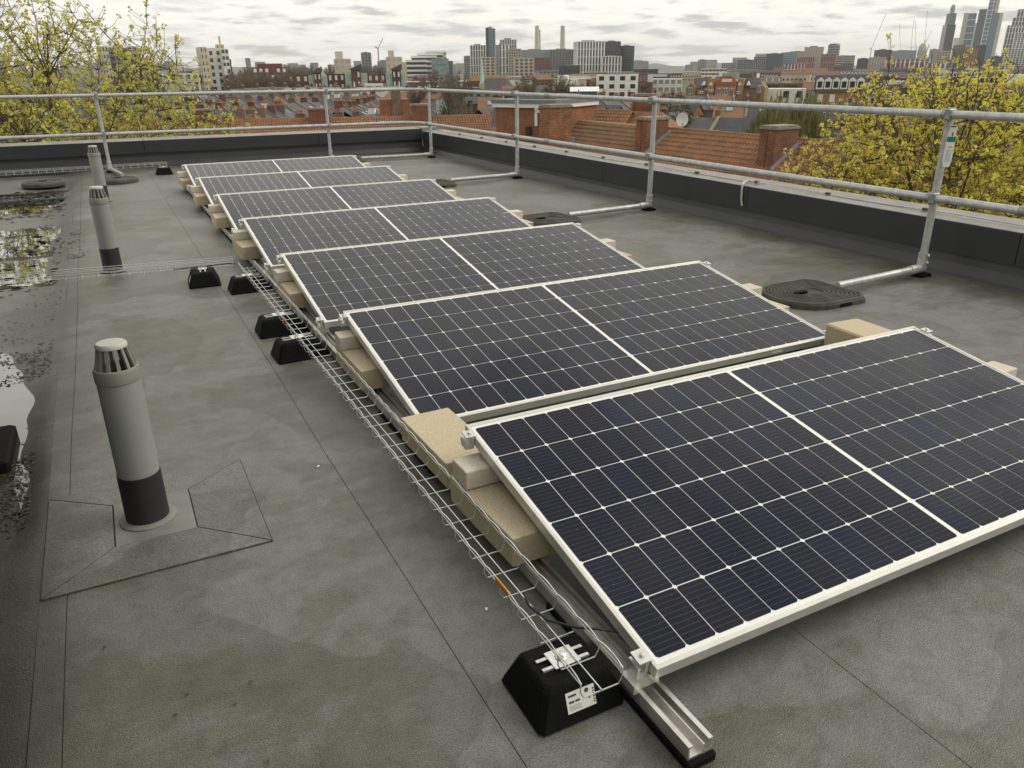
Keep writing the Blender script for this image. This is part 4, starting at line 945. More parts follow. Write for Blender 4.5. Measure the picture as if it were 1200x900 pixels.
# ---------------------------------------------------------------- towers and blocks
def tower(name, label, xl, xr, yt, d, style, wall, win='glass', dep=None, rot=0.0, fh=3.3, bay=3.4, fr=0.35, sl=0.35, group=None, cat='building', parts=None, roof=True):
    a, b = atd(xl, yt, d), atd(xr, yt, d); v_ = b-a; ang = math.atan2(v_.y, v_.x)+rot; tot = hypot(v_.x, v_.y)
    dep = dep or max(10, min(tot*0.8, 40))
    w_ = max(2.0, (tot-dep*abs(sin(rot)))/cos(rot)); H = (a.z+b.z)/2-GZ; c = (a+b)/2
    # push back so the front stays at distance d
    c = c+Vector((-v_.y, v_.x, 0)).normalized()*dep*0.5
    t_ = thing(name, label, cat, (c.x, c.y, GZ), ang, group)
    X, Y = w_/2, dep/2
    body_m = {'punch': wall}.get(style, win)
    obj('wall' if style == 'punch' else 'glazing', MB().box(-X, X, -Y, Y, 0, H), M[body_m], t_)
    nf = max(2, int(round(H/fh))); f = H/nf
    nb_, ns_ = max(2, int(round(w_/bay))), max(2, int(round(dep/bay)))
    mb = MB()
    z0 = max(0, nf-34)
    if style == 'punch':
        for fl in range(z0, nf):
            zb, zt_ = fl*f+f*0.28, fl*f+f*0.82
            for k in range(nb_):
                u0, u1 = -X+w_*(k+0.5-fr)/nb_, -X+w_*(k+0.5+fr)/nb_
                if R() < 0.06: continue
                mb.box(u0, u1, -Y-0.08, -Y+0.2, zb, zt_)
            for k in range(ns_):
                u0, u1 = -Y+dep*(k+0.5-fr)/ns_, -Y+dep*(k+0.5+fr)/ns_
                for s in (-1, 1): mb.box(min(s*(X+0.08), s*(X-0.2)), max(s*(X+0.08), s*(X-0.2)), u0, u1, zb, zt_)
        o = obj('windows', mb, M[win], t_)
    else:
        th = fr
        if style in ('fins', 'grid'):
            for k in range(nb_+1): 
                u = -X+w_*k/nb_; mb.box(u-th*bay*0.5, u+th*bay*0.5, -Y-0.45, -Y, 0, H)
            for k in range(ns_+1):
                u = -Y+dep*k/ns_
                for s in (-1, 1): mb.box(min(s*X, s*(X+0.45)), max(s*X, s*(X+0.45)), u-th*bay*0.5, u+th*bay*0.5, 0, H)
        if style in ('bands', 'grid'):
            for fl in range(z0, nf+1):
                z = fl*f; mb.box(-X-0.5, X+0.5, -Y-0.5, Y+0.5, z-sl*f*0.5, z+sl*f*0.5)
        if style == 'fins':
            for fl in range(z0, nf+1, 3): mb.box(-X-0.35, X+0.35, -Y-0.35, Y+0.35, fl*f-0.3, fl*f+0.3)
        o = obj('facade_frame', mb, M[wall], t_)
    o['kind'] = 'stuff'
    if roof and tot > 9:
        obj('roof_plant', MB().box(-X*0.5, X*0.35, -Y*0.4, Y*0.5, H, H+min(3.0, H*0.04)), M['grey_con'], t_)
    if parts: parts(t_, X, Y, H)
    return t_
T = tower
# left slab blocks
T('slab_block', 'cream and dark slab tower behind the yellow green tree crown', 112, 126, 54, 470, 'punch', 'cream', 'pane', rot=0.25, bay=4.5, fr=0.22)
T('slab_block', 'dark windowed slab tower between two cream ones behind the tree', 126, 149, 57, 476, 'grid', 'grey_con', 'pane', dep=14, fr=0.3, bay=3)
T('slab_block', 'pale windowed slab tower with rooftop tank behind the tree', 149, 163, 54, 468, 'punch', 'white_paint', 'pane', dep=14, bay=4, fr=0.36, rot=-0.1)
T('slab_block', 'cream blank slab tower left of the dark striped one', 229, 242, 55, 470, 'punch', 'cream', 'pane', dep=16, bay=7, fr=0.14, rot=0.12)
T('slab_block', 'white windowed slab between dark stripes with a mast core behind', 242, 259, 58, 474, 'grid', 'white_paint', 'pane', dep=14, bay=4.2, fr=0.5, sl=0.45)
T('lift_core', 'cream lift core with chimney mast above the slab towers', 252, 262, 52, 486, 'punch', 'stone', 'pane', dep=8, bay=9, fr=0.1, roof=False,
  parts=lambda t_, X, Y, H: obj('mast', MB().box(-X*0.05, X*0.4, -2, 1, H, H+4.2), M['stone'], t_))
T('slab_block', 'white and dark chequered slab right of the mast core', 259, 267, 57, 470, 'punch', 'white_paint', 'pane', dep=12, bay=2.8, fr=0.36)
T('slab_block', 'narrow dark slab end right of the chequered tower', 266, 270, 69, 472, 'punch', 'dark_con', 'pane', dep=12)
T('low_block', 'long low white building between the two slab tower groups', 189, 233, 86, 430, 'punch', 'white_paint', 'pane', dep=10, fr=0.25)
T('far_tower', 'tiny hazy tower above the bare woods', 287, 293, 68, 2200, 'punch', 'grey_con', dep=20, roof=False)
T('brick_block', 'long red brick block with rooftop storey above the bare trees', 295, 336, 79, 430, 'punch', 'red_clad', 'white_paint', dep=14, bay=3.0, fr=0.26, roof=False,
  parts=lambda t_, X, Y, H: obj('roof_storey', MB().box(-X*0.7, X*0.75, -Y*0.6, Y*0.6, H, H+1.8), M['red_clad'], t_))
# estate with mint stair towers
for k, (xl, xr, yt, m1, m2) in enumerate(((367, 376, 83.5, (362, 367), (376, 383)), (411, 422.5, 80.5, (404, 411), (422.5, 430)), (459, 469.5, 80.5, (452, 459), (469.5, 476)))):
    w_ = ['with the graffiti wall', 'in the middle of three', 'beside the cream towers'][k]
    def slope_roof(t_, X, Y, H): obj('sloping_roof', MB().prism([(-X-0.5, H), (X+0.5, H), (X+0.5, H+2.2), (-X-0.5, H+0.3)], -Y-0.5, Y+0.5, 'y'), M['slate'], t_)
    T('stair_tower', 'brown brick stair tower under a sloping roof '+w_, xl, xr, yt+1.5, 318, 'punch', 'brick_brown', 'white_paint', dep=8, bay=3.2, fr=0.18, roof=False, parts=slope_roof)
    for j, (p0, p1) in enumerate((m1, m2)): T('mint_wing', 'mint green clad wing on the %s side of the tower %s' % (('left', 'right')[j], w_), p0, p1, yt+5, 320, 'punch', 'mint', 'glass_pale', dep=8, bay=1.4, fr=0.08, roof=False)
T('brick_block', 'brown brick flats between the first and second mint towers', 383, 404, 86.5, 324, 'punch', 'brick_brown', 'white_paint', dep=9, bay=2.4, fr=0.2)
T('brick_block', 'brown brick flats between the second and third mint towers', 430, 452, 87, 326, 'punch', 'brick_brown', 'white_paint', dep=9, bay=2.4, fr=0.2)
T('brick_block', 'brown gabled houses left of the mint stair towers', 336, 362, 88, 322, 'punch', 'brick_brown', 'white_paint', dep=9, bay=2.6, fr=0.2)
T('low_block', 'small white building below the middle mint stair tower', 427, 449, 98.5, 240, 'punch', 'white_paint', 'pane', dep=8, fr=0.3, bay=2.2, roof=False)
T('cream_tower', 'cream tower block with square head left of the red crane', 391, 411, 69, 520, 'punch', 'cream', 'stone', dep=12, bay=3, fr=0.2, roof=False, parts=lambda t_, X, Y, H: obj('tank_room', MB().box(-X*0.8, X*0.1, -Y*0.6, Y*0.6, H, H+4.2), M['cream'], t_))
T('cream_tower', 'cream stepped tower block right of the red crane', 452, 471, 66.5, 520, 'punch', 'cream', 'stone', dep=12, bay=3, fr=0.2, roof=False, parts=lambda t_, X, Y, H: (obj('tank_room', MB().box(-X*0.7, X*0.05, -Y*0.6, Y*0.6, H, H+3.6), M['cream'], t_), obj('side_wing', MB().box(X, X+2.6, -Y, Y, 0, H-3), M['cream'], t_)))
T('far_tower', 'slim grey tower block between the two cream towers', 423.5, 434, 62, 1000, 'grid', 'grey_con', 'glass', dep=20, fr=0.4, bay=4)
T('far_tower', 'pale grey flats just behind the second cream tower', 446, 455, 71, 900, 'grid', 'grey_con', 'glass_pale', dep=20, fr=0.35)
# stepped terrace building and glass wing
tt = None
a, b = atd(476, 80, 640), atd(523, 80, 640)
for xl, xr, yt, lab in ((476, 500, 71.5, 'lowest tier'), (482, 512, 66.5, 'second tier'), (489, 520, 63.5, 'third tier'), (499, 523, 60.5, 'top tier')):
    T('stepped_block', 'white banded stepped apartment block, '+lab, xl, xr, yt, 640+(71-yt)*2, 'bands', 'white_paint', 'glass', dep=16, sl=0.45, rot=-0.05, roof=False)
T('glass_block', 'pale glass office wing in front of the stepped block', 506, 525, 69, 610, 'grid', 'glass_pale', 'glass_pale', dep=18, fr=0.08, sl=0.1)
T('glass_block', 'narrow teal glass slab beside the pale glass office wing', 525, 530, 71.5, 615, 'grid', 'glass_pale', 'glass_blue', dep=14, fr=0.06, sl=0.1)
# central cluster
T('tower_block', 'low grey tower left of the white striped tower', 544, 552, 66, 1250, 'grid', 'grey_con', 'glass', dep=20)
T('tower_block', 'white striped tower left of the dark glass skyscraper', 551, 569, 53, 1180, 'fins', 'white_paint', 'glass', dep=22, bay=3.4, fr=0.42)
T('tower_block', 'slim dark glass skyscraper with pale mullions', 569.5, 580, 33.5, 1350, 'grid', 'grey_con', 'glass_blue', dep=16, bay=4.6, fr=0.14, sl=0.16, parts=lambda t_, X, Y, H: obj('side_face', MB().box(-X-0.7, -X*0.45, -Y-0.7, Y, 0, H+1.5), M['dark_con'], t_))
T('tower_block', 'white striped tower behind its lower twin, right of the skyscraper', 586, 605, 46.5, 1300, 'fins', 'white_paint', 'glass', dep=20, fr=0.40)
T('tower_block', 'white striped tower with a blank pale side, in front of its twin', 580.5, 596, 52.5, 1150, 'fins', 'white_paint', 'glass', dep=16, bay=4.5, fr=0.48, parts=lambda t_, X, Y, H: obj('blank_side', MB().box(-X-0.8, -X*0.42, -Y-0.8, Y, 0, H), M['grey_con'], t_))
T('tower_block', 'tan framed block right of the white striped towers', 596, 610, 57.5, 1120, 'grid', 'stone', 'glass', dep=20, fr=0.35, sl=0.3)
T('tower_block', 'cream framed block below the dark skyscraper', 563, 580, 67.5, 1000, 'grid', 'stone', 'glass', dep=18, fr=0.4, bay=5)
T('tower_block', 'tan and white balcony block with rooftop terraces', 603, 625, 68.5, 900, 'grid', 'stone', 'glass', dep=18, fr=0.42, bay=5)
T('glass_block', 'long pale glass apartment block below the two chimneys', 610, 645, 58.5, 1400, 'grid', 'grey_con', 'glass_pale', dep=30, fr=0.18, sl=0.14, bay=5)
T('glass_block', 'long dark framed glass block between right chimney and white grid block', 644, 673, 58.0, 1380, 'grid', 'grey_con', 'glass', dep=30, fr=0.16, sl=0.14, bay=5)
T('brick_block', 'dark red brown block under the left chimney', 623, 645, 67.5, 1000, 'punch', 'red_clad', 'glass', dep=20, bay=4, fr=0.3)
T('brick_block', 'grey brown block behind the round bare tree', 627, 654, 83, 800, 'punch', 'grey_con', 'glass', dep=20, bay=4, fr=0.32)
T('brick_block', 'dark grey brown block below the white grid block', 655, 680, 76.5, 820, 'punch', 'dark_con', 'glass', dep=20, bay=4, fr=0.3)
T('tower_block', 'white grid office block with tall narrow windows', 672, 708.5, 48.5, 1150, 'fins', 'white_paint', 'glass', dep=40, bay=4.2, fr=0.42, rot=0.15)
T('tower_block', 'lower white grid wing in front of the black towers', 706, 728, 66, 1120, 'fins', 'white_paint', 'glass', dep=24, bay=4, fr=0.42)
T('tower_block', 'dark gridded tower behind the white grid block', 708, 727, 49, 1200, 'grid', 'dark_con', 'glass', dep=26, fr=0.35, bay=5)
T('tower_block', 'near black tower at the right end of the white grid block', 726, 743.5, 54, 1230, 'grid', 'dark_con', 'glass', dep=30, fr=0.1, sl=0.25, rot=-0.1)
T('white_office', 'white three storey office block with dark square windows', 699, 749, 87.5, 400, 'punch', 'white_paint', 'pane', dep=14, fh=4.2, bay=5.0, fr=0.24, rot=-0.02)
for p0, p1, yt, lab in ((653, 660, 88.5, 'left white storage tank beside the office block'), (660, 667, 88, 'middle white storage tank beside the office block')):
    p = atd((p0+p1)/2, yt, 360); r_ = (atd(p1, yt, 360)-atd(p0, yt, 360)).length/2
    o = thing('storage_tank', lab, 'tank', (p.x, p.y, GZ)); obj('shell', MB().lathe([(r_, 0), (r_, p.z-GZ-0.3), (r_*0.6, p.z-GZ)], 20), M['white_paint'], o, True); obj('band', MB().lathe([(r_+0.06, p.z-GZ-3.2), (r_+0.06, p.z-GZ-2.9)], 20), M['grey_con'], o)
T('low_block', 'white panelled shed right of the storage tanks', 663, 678, 93, 355, 'punch', 'white_paint', 'grey_con', dep=9, bay=4, fr=0.06, roof=False)
def shed_roof(t_, X, Y, H): obj('roof', MB().prism([(-Y-0.5, H), (Y+0.5, H), (Y*0.2, H+1.0)], -X-0.5, X+0.5, 'x'), M['white_paint'], t_)
T('shed', 'white roofed shed with a blue wall below the office block', 670, 700, 107, 215, 'punch', 'glass_blue', 'glass_blue', dep=9, roof=False, parts=shed_roof)
T('far_block', 'hazy grey slab pair beyond the black tower', 743, 753, 71, 2300, 'grid', 'grey_con', 'grey_con', dep=30); T('far_block', 'hazy grey tower right of the slab pair', 753, 760, 72, 2350, 'grid', 'grey_con', 'grey_con', dep=30)
T('far_block', 'lone grey tower on the low skyline before the glass blocks', 818, 828, 70, 1700, 'punch', 'grey_con', 'glass', dep=22, fr=0.2)
T('far_block', 'low domed block on the hazy skyline', 803, 812, 76, 2400, 'punch', 'grey_con', 'glass', dep=40)
T('low_block', 'long brown low block right of the black tower', 743, 771, 82, 900, 'bands', 'brick_brown', 'glass', dep=20, sl=0.6)
T('low_block', 'white flat roofed depot on the skyline before the glass blocks', 822, 852, 80.5, 800, 'punch', 'white_paint', 'red_clad', dep=24, fr=0.45)
T('steel_frame', 'open dark steel frame beside the white office block', 749, 758, 86.5, 420, 'grid', 'red_clad', 'grey_con', dep=8, fr=0.15, sl=0.15)
# two pale power station chimneys
for cx0, cx1, yt, d_, lab in ((627, 631.6, 30.5, 1750, 'tall cream power station chimney, front one of the left pair'), (629.5, 633.5, 35, 1840, 'cream power station chimney half hidden behind its neighbour'), (657, 662, 30.5, 1760, 'tall cream power station chimney standing alone')):
    p = atd((cx0+cx1)/2, yt, d_); r_ = (atd(cx1, yt, d_)-atd(cx0, yt, d_)).length/2; H = p.z-GZ
    o = thing('power_station_chimney', lab, 'chimney', (p.x, p.y, GZ)); obj('shaft', MB().lathe([(r_*1.35, 0), (r_*1.2, H*0.5), (r_, H-6), (r_*1.06, H-5), (r_*1.0, H)], 20), M['cream'], o, True); obj('rim', MB().lathe([(r_*0.9, H), (r_*0.9, H+0.8), (r_*0.6, H+0.8)], 20), M['stone'], o)
# church
p = atd(564.5, 66, 430); zt = p.z-GZ
o = thing('church', 'slate roofed church with a slim green copper spire', 'church', (p.x, p.y, GZ), -0.5)
obj('tower', MB().box(-1.6, 1.6, -1.6, 1.6, 0, zt-13), M['stone'], o); obj('spire', MB().lathe([(1.3, zt-13), (0.9, zt-9), (0.15, zt)], 8), M['mint'], o)
obj('nave', MB().box(1.6, 12, -3.5, 3.5, 0, zt-16), M['stone'], o); obj('roof', MB().prism([(-4, zt-16), (4, zt-16), (0, zt-10.5)], 1.6, 12.2, 'x'), M['slate'], o)
# Victorian school
p0, p1 = atd(803, 117, 262), atd(899, 117, 258); v_ = p1-p0; wS = v_.length; c = (p0+p1)/2
sc_ = thing('victorian_school', 'ornate yellow brick school with red pediment and tall white windows', 'school', (c.x, c.y, GZ), math.atan2(v_.y, v_.x))
def sx(px): return (px-851)/96*wS
def sz(y): return atd(851, y, 260).z-GZ
M['school_brick'] = brick_mat('school_brick', (0.36, 0.22, 0.09), (0.27, 0.16, 0.07), (0.3, 0.24, 0.16))
M['terracotta'] = mat('terracotta_red', (0.34, 0.10, 0.04), 0.85, var=0.2, scale=0.6)
def sbox(nm, a, b, y0, y1, zt, m): return obj(nm, MB().box(sx(a), sx(b), y0, y1, 0, sz(zt)), M[m], sc_)
sbox('wall', 815, 838, 1.5, 9, 103, 'school_brick'); sbox('wall', 862, 886, 1.5, 9, 103, 'school_brick'); sbox('central_block', 838, 862, 0, 9, 96, 'school_brick')
for a, b, pk in ((803, 815, 97), (884.5, 895, 96)):
    xm = (sx(a)+sx(b))/2; obj('gable_wing', MB().prism([(sx(a), 0), (sx(b), 0), (sx(b), sz(103)), (xm, sz(pk)), (sx(a), sz(103))], 0, 8, 'y'), M['school_brick'], sc_)
for a, b in ((810, 827), (872, 886)):
    obj('roof', MB().prism([(0.8, sz(103)), (9.5, sz(103)), (6.5, sz(91.5)), (4.0, sz(91.5))], sx(a), sx(b), 'x'), M['slate'], sc_)
for a, b in ((828, 836), (863, 870)): obj('turret', MB().box(sx(a), sx(b), 0.5, 6, 0, sz(92)), M['school_brick'], sc_)
for px_ in (823, 832, 866, 875): obj('dormer', MB().prism([(sx(px_-2.4), sz(100)), (sx(px_+2.4), sz(100)), (sx(px_), sz(95.5))], 0.35, 3, 'y'), M['white_paint'], sc_)
obj('pediment', MB().prism([(sx(838), sz(99.5)), (sx(862.5), sz(99.5)), (sx(860), sz(92)), (sx(856), sz(89.2)), (sx(845), sz(89.2)), (sx(841), sz(92))], -0.25, 0.6, 'y'), M['terracotta'], sc_)
obj('pediment_panel', MB().box(sx(845), sx(857), -0.35, 0, sz(96), sz(92.3)), M['white_paint'], sc_)
obj('roof_lantern', MB().box(sx(843), sx(860), 3, 8, sz(93), sz(85.5)), M['glass_pale'], sc_)
for a, b, zt, zb in ((840, 844.7, 103, 111), (847, 853, 103, 111.5), (855, 860, 103, 111), (806, 811, 102.5, 110.5), (818, 826, 107, 110), (818, 826, 112.5, 116.5), (829, 836, 105, 108), (863, 868, 107, 110), (887, 892, 100, 108)):
    f = obj('window', MB().box(sx(a), sx(b), -0.2, 0.1 if 838 < a < 862 or a < 815 or a > 884 else 1.6, sz(zb), sz(zt)), M['white_paint'], sc_)
    n_ = 3
    for q in range(n_):
        u0 = sx(a)+(sx(b)-sx(a))*(q+0.2)/n_; u1 = sx(a)+(sx(b)-sx(a))*(q+0.8)/n_
        obj('pane', MB().box(u0, u1, -0.26, -0.15, sz(zb)+0.15, sz(zt)-0.15), M['pane'], f)
obj('cornice', MB().box(sx(837), sx(863), -0.5, 0.2, sz(112.8), sz(111.9)), M['white_paint'], sc_)
# right hand glass quarter
for xl, xr, yt, d_, st, wl, wn, lab, kw in (
    (846, 865, 74, 1750, 'grid', 'grey_con', 'glass', 'low dark glass block at the left end of the glass quarter', {}),
    (865, 885, 70, 1700, 'grid', 'glass_pale', 'glass', 'dark glass block with pale frames, second in the glass quarter', {'fr': 0.12, 'sl': 0.12, 'bay': 5}),
    (884, 900, 66.5, 1690, 'grid', 'grey_con', 'glass', 'dark glass block with a small penthouse in the glass quarter', {'fr': 0.14, 'sl': 0.14}),
    (899, 918, 63, 1680, 'grid', 'dark_con', 'glass', 'darkest glass block below the thin arch', {'fr': 0.2, 'sl': 0.2}),
    (916, 934, 62, 1720, 'bands', 'glass_blue', 'glass_pale', 'blue banded glass block right of the darkest one', {'sl': 0.5}),
    (926, 945, 60.5, 1850, 'bands', 'grey_con', 'glass_pale', 'pale banded block behind the blue banded one', {'sl': 0.5}),
    (908, 920, 78.5, 1300, 'fins', 'stone', 'red_clad', 'small pink striped block at the foot of the glass quarter', {'fr': 0.2}),
    (920, 943, 75.5, 1320, 'fins', 'white_paint', 'red_clad', 'red and white striped block below the blue banded glass', {'fr': 0.25, 'bay': 5}),
    (934, 955, 66.5, 1450, 'fins', 'stone', 'red_clad', 'red ribbed block left of the cream ribbed tower', {'fr': 0.16}),
    (944, 965, 55, 1500, 'fins', 'stone', 'grey_con', 'cream ribbed tower among red blocks', {'fr': 0.55, 'bay': 4}),
    (963, 980, 63.5, 1430, 'fins', 'grey_con', 'red_clad', 'red ribbed block right of the cream ribbed tower', {'fr': 0.16}),
    (980, 1002, 65.5, 1500, 'bands', 'stone', 'glass', 'cream banded block right of the red ribbed blocks', {'sl': 0.5}),
    (978, 986, 78, 1200, 'punch', 'red_clad', 'glass', 'small orange brick block below the cream banded one', {}),
    (986, 1001, 73.5, 1250, 'punch', 'dark_con', 'glass_pale', 'dark block with pale windows below the cream banded one', {'fr': 0.2}),
    (1005, 1020, 68.5, 1400, 'punch', 'dark_con', 'glass', 'dark square block left of the cream striped block', {'fr': 0.3}),
    (1019, 1038, 67, 1350, 'fins', 'cream', 'grey_con', 'cream striped block under the leaning crane', {'fr': 0.4}),
    (1025, 1046, 58.5, 1600, 'punch', 'brick_brown', 'glass', 'brown block with dark top behind the cream striped block', {}),
    (1045, 1074, 59.5, 2100, 'grid', 'grey_con', 'glass_pale', 'pale grey gridded blocks behind the crane group', {}),
    (1039, 1062, 70, 1300, 'fins', 'white_paint', 'red_clad', 'red block with white stripes above the yellow tree', {'fr': 0.3, 'bay': 6}),
    (1061, 1090, 69.5, 1280, 'fins', 'white_paint', 'red_clad', 'white framed red block below the round topped tower', {'fr': 0.35, 'bay': 6}),
    (1087, 1108, 74, 1240, 'fins', 'white_paint', 'red_clad', 'white and maroon block left of the olive gridded one', {'fr': 0.4, 'bay': 6}),
    (1090, 1100, 58, 1900, 'grid', 'grey_con', 'glass_pale', 'grey blue block left of the slim dark skyscraper', {}),
    (1099, 1114, 60.5, 1500, 'grid', 'stone', 'glass', 'cream block with olive windows at the foot of the slim skyscraper', {'fr': 0.4}),
    (1107, 1123, 70, 1350, 'grid', 'grey_con', 'glass', 'grey gridded block in front of the ochre ribbed one', {'fr': 0.3}),
    (1118, 1132, 53, 1550, 'fins', 'ochre', 'glass', 'dark and ochre ribbed block below the paired towers', {'fr': 0.25, 'parts': 0}),
    (1131, 1146, 57, 1520, 'fins', 'ochre', 'red_clad', 'ochre and red ribbed block below the paired towers', {'fr': 0.4}),
    (1144, 1156, 53.5, 1540, 'grid', 'dark_con', 'glass', 'black gridded block right of the ochre ribbed one', {'fr': 0.3}),
    (1141, 1163, 76.5, 1250, 'punch', 'dark_con', 'glass_pale', 'low black block at the foot of the tallest tower', {'fr': 0.15}),
    (1162, 1175, 66, 1400, 'punch', 'dark_con', 'glass', 'dark square block right of the tallest tower base', {})):
    kw = {k: v for k, v in kw.items() if k != 'parts'}
    T('city_block', lab, xl, xr, yt, d_, st, wl, wn, dep=kw.pop('dep', 26), **kw)
p = atd(978, 51, 2000); r_ = (atd(985, 51, 2000)-atd(971, 51, 2000)).length/2; H = p.z-GZ
o = thing('round_tower', 'round grey tower above the red ribbed blocks', 'building', (p.x, p.y, GZ)); obj('drum', MB().lathe([(r_, 0), (r_, H-3), (r_*0.85, H-1), (r_*0.7, H)], 24), M['glass'], o)
mb = MB()
for k in range(12): mb.lathe([(r_+0.5, H-6-5*k), (r_+0.5, H-4-5*k)], 24)
obj('floor_rings', mb, M['grey_con'], o)
p = atd(1082, 51, 2100); H = p.z-GZ; o = thing('round_tower', 'small round topped tower under the two armed crane', 'building', (p.x, p.y, GZ)); obj('drum', MB().lathe([(9, 0), (9, H-16), (8, H-8), (4, H)], 16), M['stone'], o)
obj('floor_rings', MB().lathe([(9.5, H-24), (9.5, H-21)], 16).lathe([(9.3, H-17), (9.3, H-15)], 16), M['grey_con'], o)
# skyscrapers on the right
t_ = T('skyscraper', 'slim grey glass skyscraper with a stepped crown, leftmost of the tall towers', 1110, 1121, 15.5, 2400, 'fins', 'grey_con', 'glass_blue', dep=26, bay=5, fr=0.3, rot=0.3, roof=False, parts=lambda t_, X, Y, H: (obj('shoulder', MB().box(-X-4, X+3, -Y-3, Y+3, 0, H-26), M['glass'], t_), obj('crown', MB().box(-X*0.5, X*0.5, -Y*0.5, Y*0.5, H, H+16), M['grey_con'], t_), obj('mast', MB().box(-X*0.4, X*0.45, -Y*0.2, Y*0.2, H+16, H+20), M['stone'], t_)))
t_ = T('skyscraper', 'flat topped tower with white side walls and blue glass bands', 1131, 1145, 15.5, 2350, 'bands', 'white_paint', 'glass_blue', dep=24, fh=14, sl=0.14, roof=False, parts=lambda t_, X, Y, H: (obj('side_wall', MB().box(-X-2, -X*0.35, -Y-2, Y, 0, H+1), M['cream'], t_), obj('low_shoulder', MB().box(-X-14, -X-2, -Y, Y, 0, H-54), M['white_paint'], t_), obj('edge_wall', MB().box(X, X+5, -Y-2, Y, 0, H-22), M['white_paint'], t_)))
T('skyscraper', 'tallest tower, central blue glass shaft between two lower shafts', 1160.5, 1172, -3, 2300, 'grid', 'white_paint', 'glass_blue', dep=26, fh=9, bay=10, fr=0.12, sl=0.12, roof=False, parts=lambda t_, X, Y, H: (obj('left_shaft', MB().box(-X-17, -X-1, -Y-1, Y*0.5, 0, H-24), M['glass'], t_), obj('side_wall', MB().box(X*0.5, X+1.5, -Y-1.5, Y, 0, H+1), M['cream'], t_), obj('right_shaft', MB().box(X+1.5, X+14, -Y-3, Y, 0, H-33), M['cream'], t_), obj('right_glass', MB().box(X*0.2, X+6, -Y-4.5, -Y-3, 0, H-33), M['glass_blue'], t_)))
T('skyscraper', 'stepped pale grey tower at the end of the skyline, top tier', 1193.5, 1215, 10.5, 1900, 'fins', 'white_paint', 'glass', dep=30, fr=0.30, bay=5, roof=False)
T('skyscraper', 'stepped pale grey tower at the end of the skyline, upper tier', 1187.5, 1210, 20.5, 1880, 'fins', 'white_paint', 'glass', dep=30, fr=0.30, bay=5, roof=False)
T('skyscraper', 'stepped pale grey tower at the end of the skyline, middle tier', 1181, 1205, 29.5, 1860, 'fins', 'white_paint', 'glass', dep=30, fr=0.30, bay=5, roof=False)
T('skyscraper', 'stepped pale grey tower at the end of the skyline, rounded front tier', 1190, 1210, 38, 1830, 'grid', 'white_paint', 'glass', dep=24, fr=0.25, bay=5, sl=0.2, roof=False)
T('skyscraper', 'stepped pale grey tower at the end of the skyline, broad base', 1175, 1212, 57, 1800, 'grid', 'white_paint', 'glass', dep=40, fr=0.22, bay=5, sl=0.2, roof=False)
# cranes
def crane(x, y0, y1, d_, jib, lab, m='red_clad'):
    b_, t0 = atd(x, y1, d_), atd(x, y0, d_); o = thing('tower_crane', lab, 'crane', (b_.x, b_.y, GZ))
    H = t0.z-GZ; rt = Vector((AR[0], AR[1], 0)).normalized(); wd = 0.55 if d_ < 1000 else 0.8
    mh = H*jib[2]
    obj('mast', MB().tube([(0, 0, 0), (0, 0, mh)], wd, 4), M[m], o)
    e_ = rt*jib[0]; obj('jib', MB().tube([(0, 0, mh), (e_.x, e_.y, jib[1]+mh)], wd*0.55, 4), M[m], o)
    k_ = rt*(-3 if jib[0] >= 0 else 3); obj('counter_jib', MB().tube([(0, 0, mh), (k_.x, k_.y, mh+2)], wd*0.8, 4), M[m], o)
crane(444.5, 50, 80, 900, (6, 10, 0.86), 'red tower crane between the cream towers')
crane(1019.5, 36, 68, 1700, (17, 60, 0.58), 'grey crane with jib leaning right over the cream striped block', 'grey_con')
crane(1042, 44, 60, 2000, (-11, 38, 0.6), 'thin crane with jib leaning left, nearest the brown block', 'grey_con')
crane(1055, 38, 60, 2100, (-12, 55, 0.55), 'thin crane with jib leaning left, second of the group', 'grey_con')
crane(1067, 33, 60, 2150, (-5, 60, 0.55), 'tall thin crane, first of the close pair', 'grey_con')
crane(1072.5, 34, 60, 2200, (-12, 60, 0.55), 'tall thin crane, second of the close pair', 'grey_con')
crane(1083, 25, 52, 2100, (-6, 62, 0.62), 'crane with steep jib above the round topped tower', 'grey_con')
crane(1084, 42, 52, 2120, (10, 26, 0.8), 'short two armed crane above the round topped tower', 'grey_con')
# mid ground on the right
def dormer_roof(n):
    def f(t_, X, Y, H):
        rf = obj('roof', MB().prism([(-Y-0.4, H), (Y+0.4, H), (Y*0.5, H+3.2), (-Y*0.5, H+3.2)], -X-0.3, X+0.3, 'x'), M['slate'], t_)
        for k in range(n):
            u = -X+2*X*(k+0.5)/n; dm = obj('dormer', MB().box(u-0.7, u+0.7, -Y-0.2, -Y+2, H+0.5, H+2.2).prism([(u-0.8, H+2.2), (u+0.8, H+2.2), (u, H+2.8)], -Y-0.25, -Y+2, 'y'), M['white_paint'], t_)
            obj('pane', MB().box(u-0.45, u+0.45, -Y-0.26, -Y-0.19, H+0.8, H+2.0), M['pane'], dm)
    return f
T('dormer_house', 'brick house row with slate mansard and white dormers left of the yellow tree', 955, 1012, 107.5, 185, 'punch', 'school_brick', 'white_paint', dep=8, bay=2.6, fr=0.22, roof=False, parts=dormer_roof(6))
T('dormer_house', 'long slate roofed row with white dormers below the cream banded block', 983, 1035, 90.5, 520, 'punch', 'brick_brown', 'white_paint', dep=10, fr=0.2, roof=False, parts=dormer_roof(12))
T('dormer_house', 'slate roofed row with white dormers behind the yellow tree', 1112, 1150, 91.5, 430, 'punch', 'brick_brown', 'white_paint', dep=10, fr=0.2, roof=False, parts=dormer_roof(9))
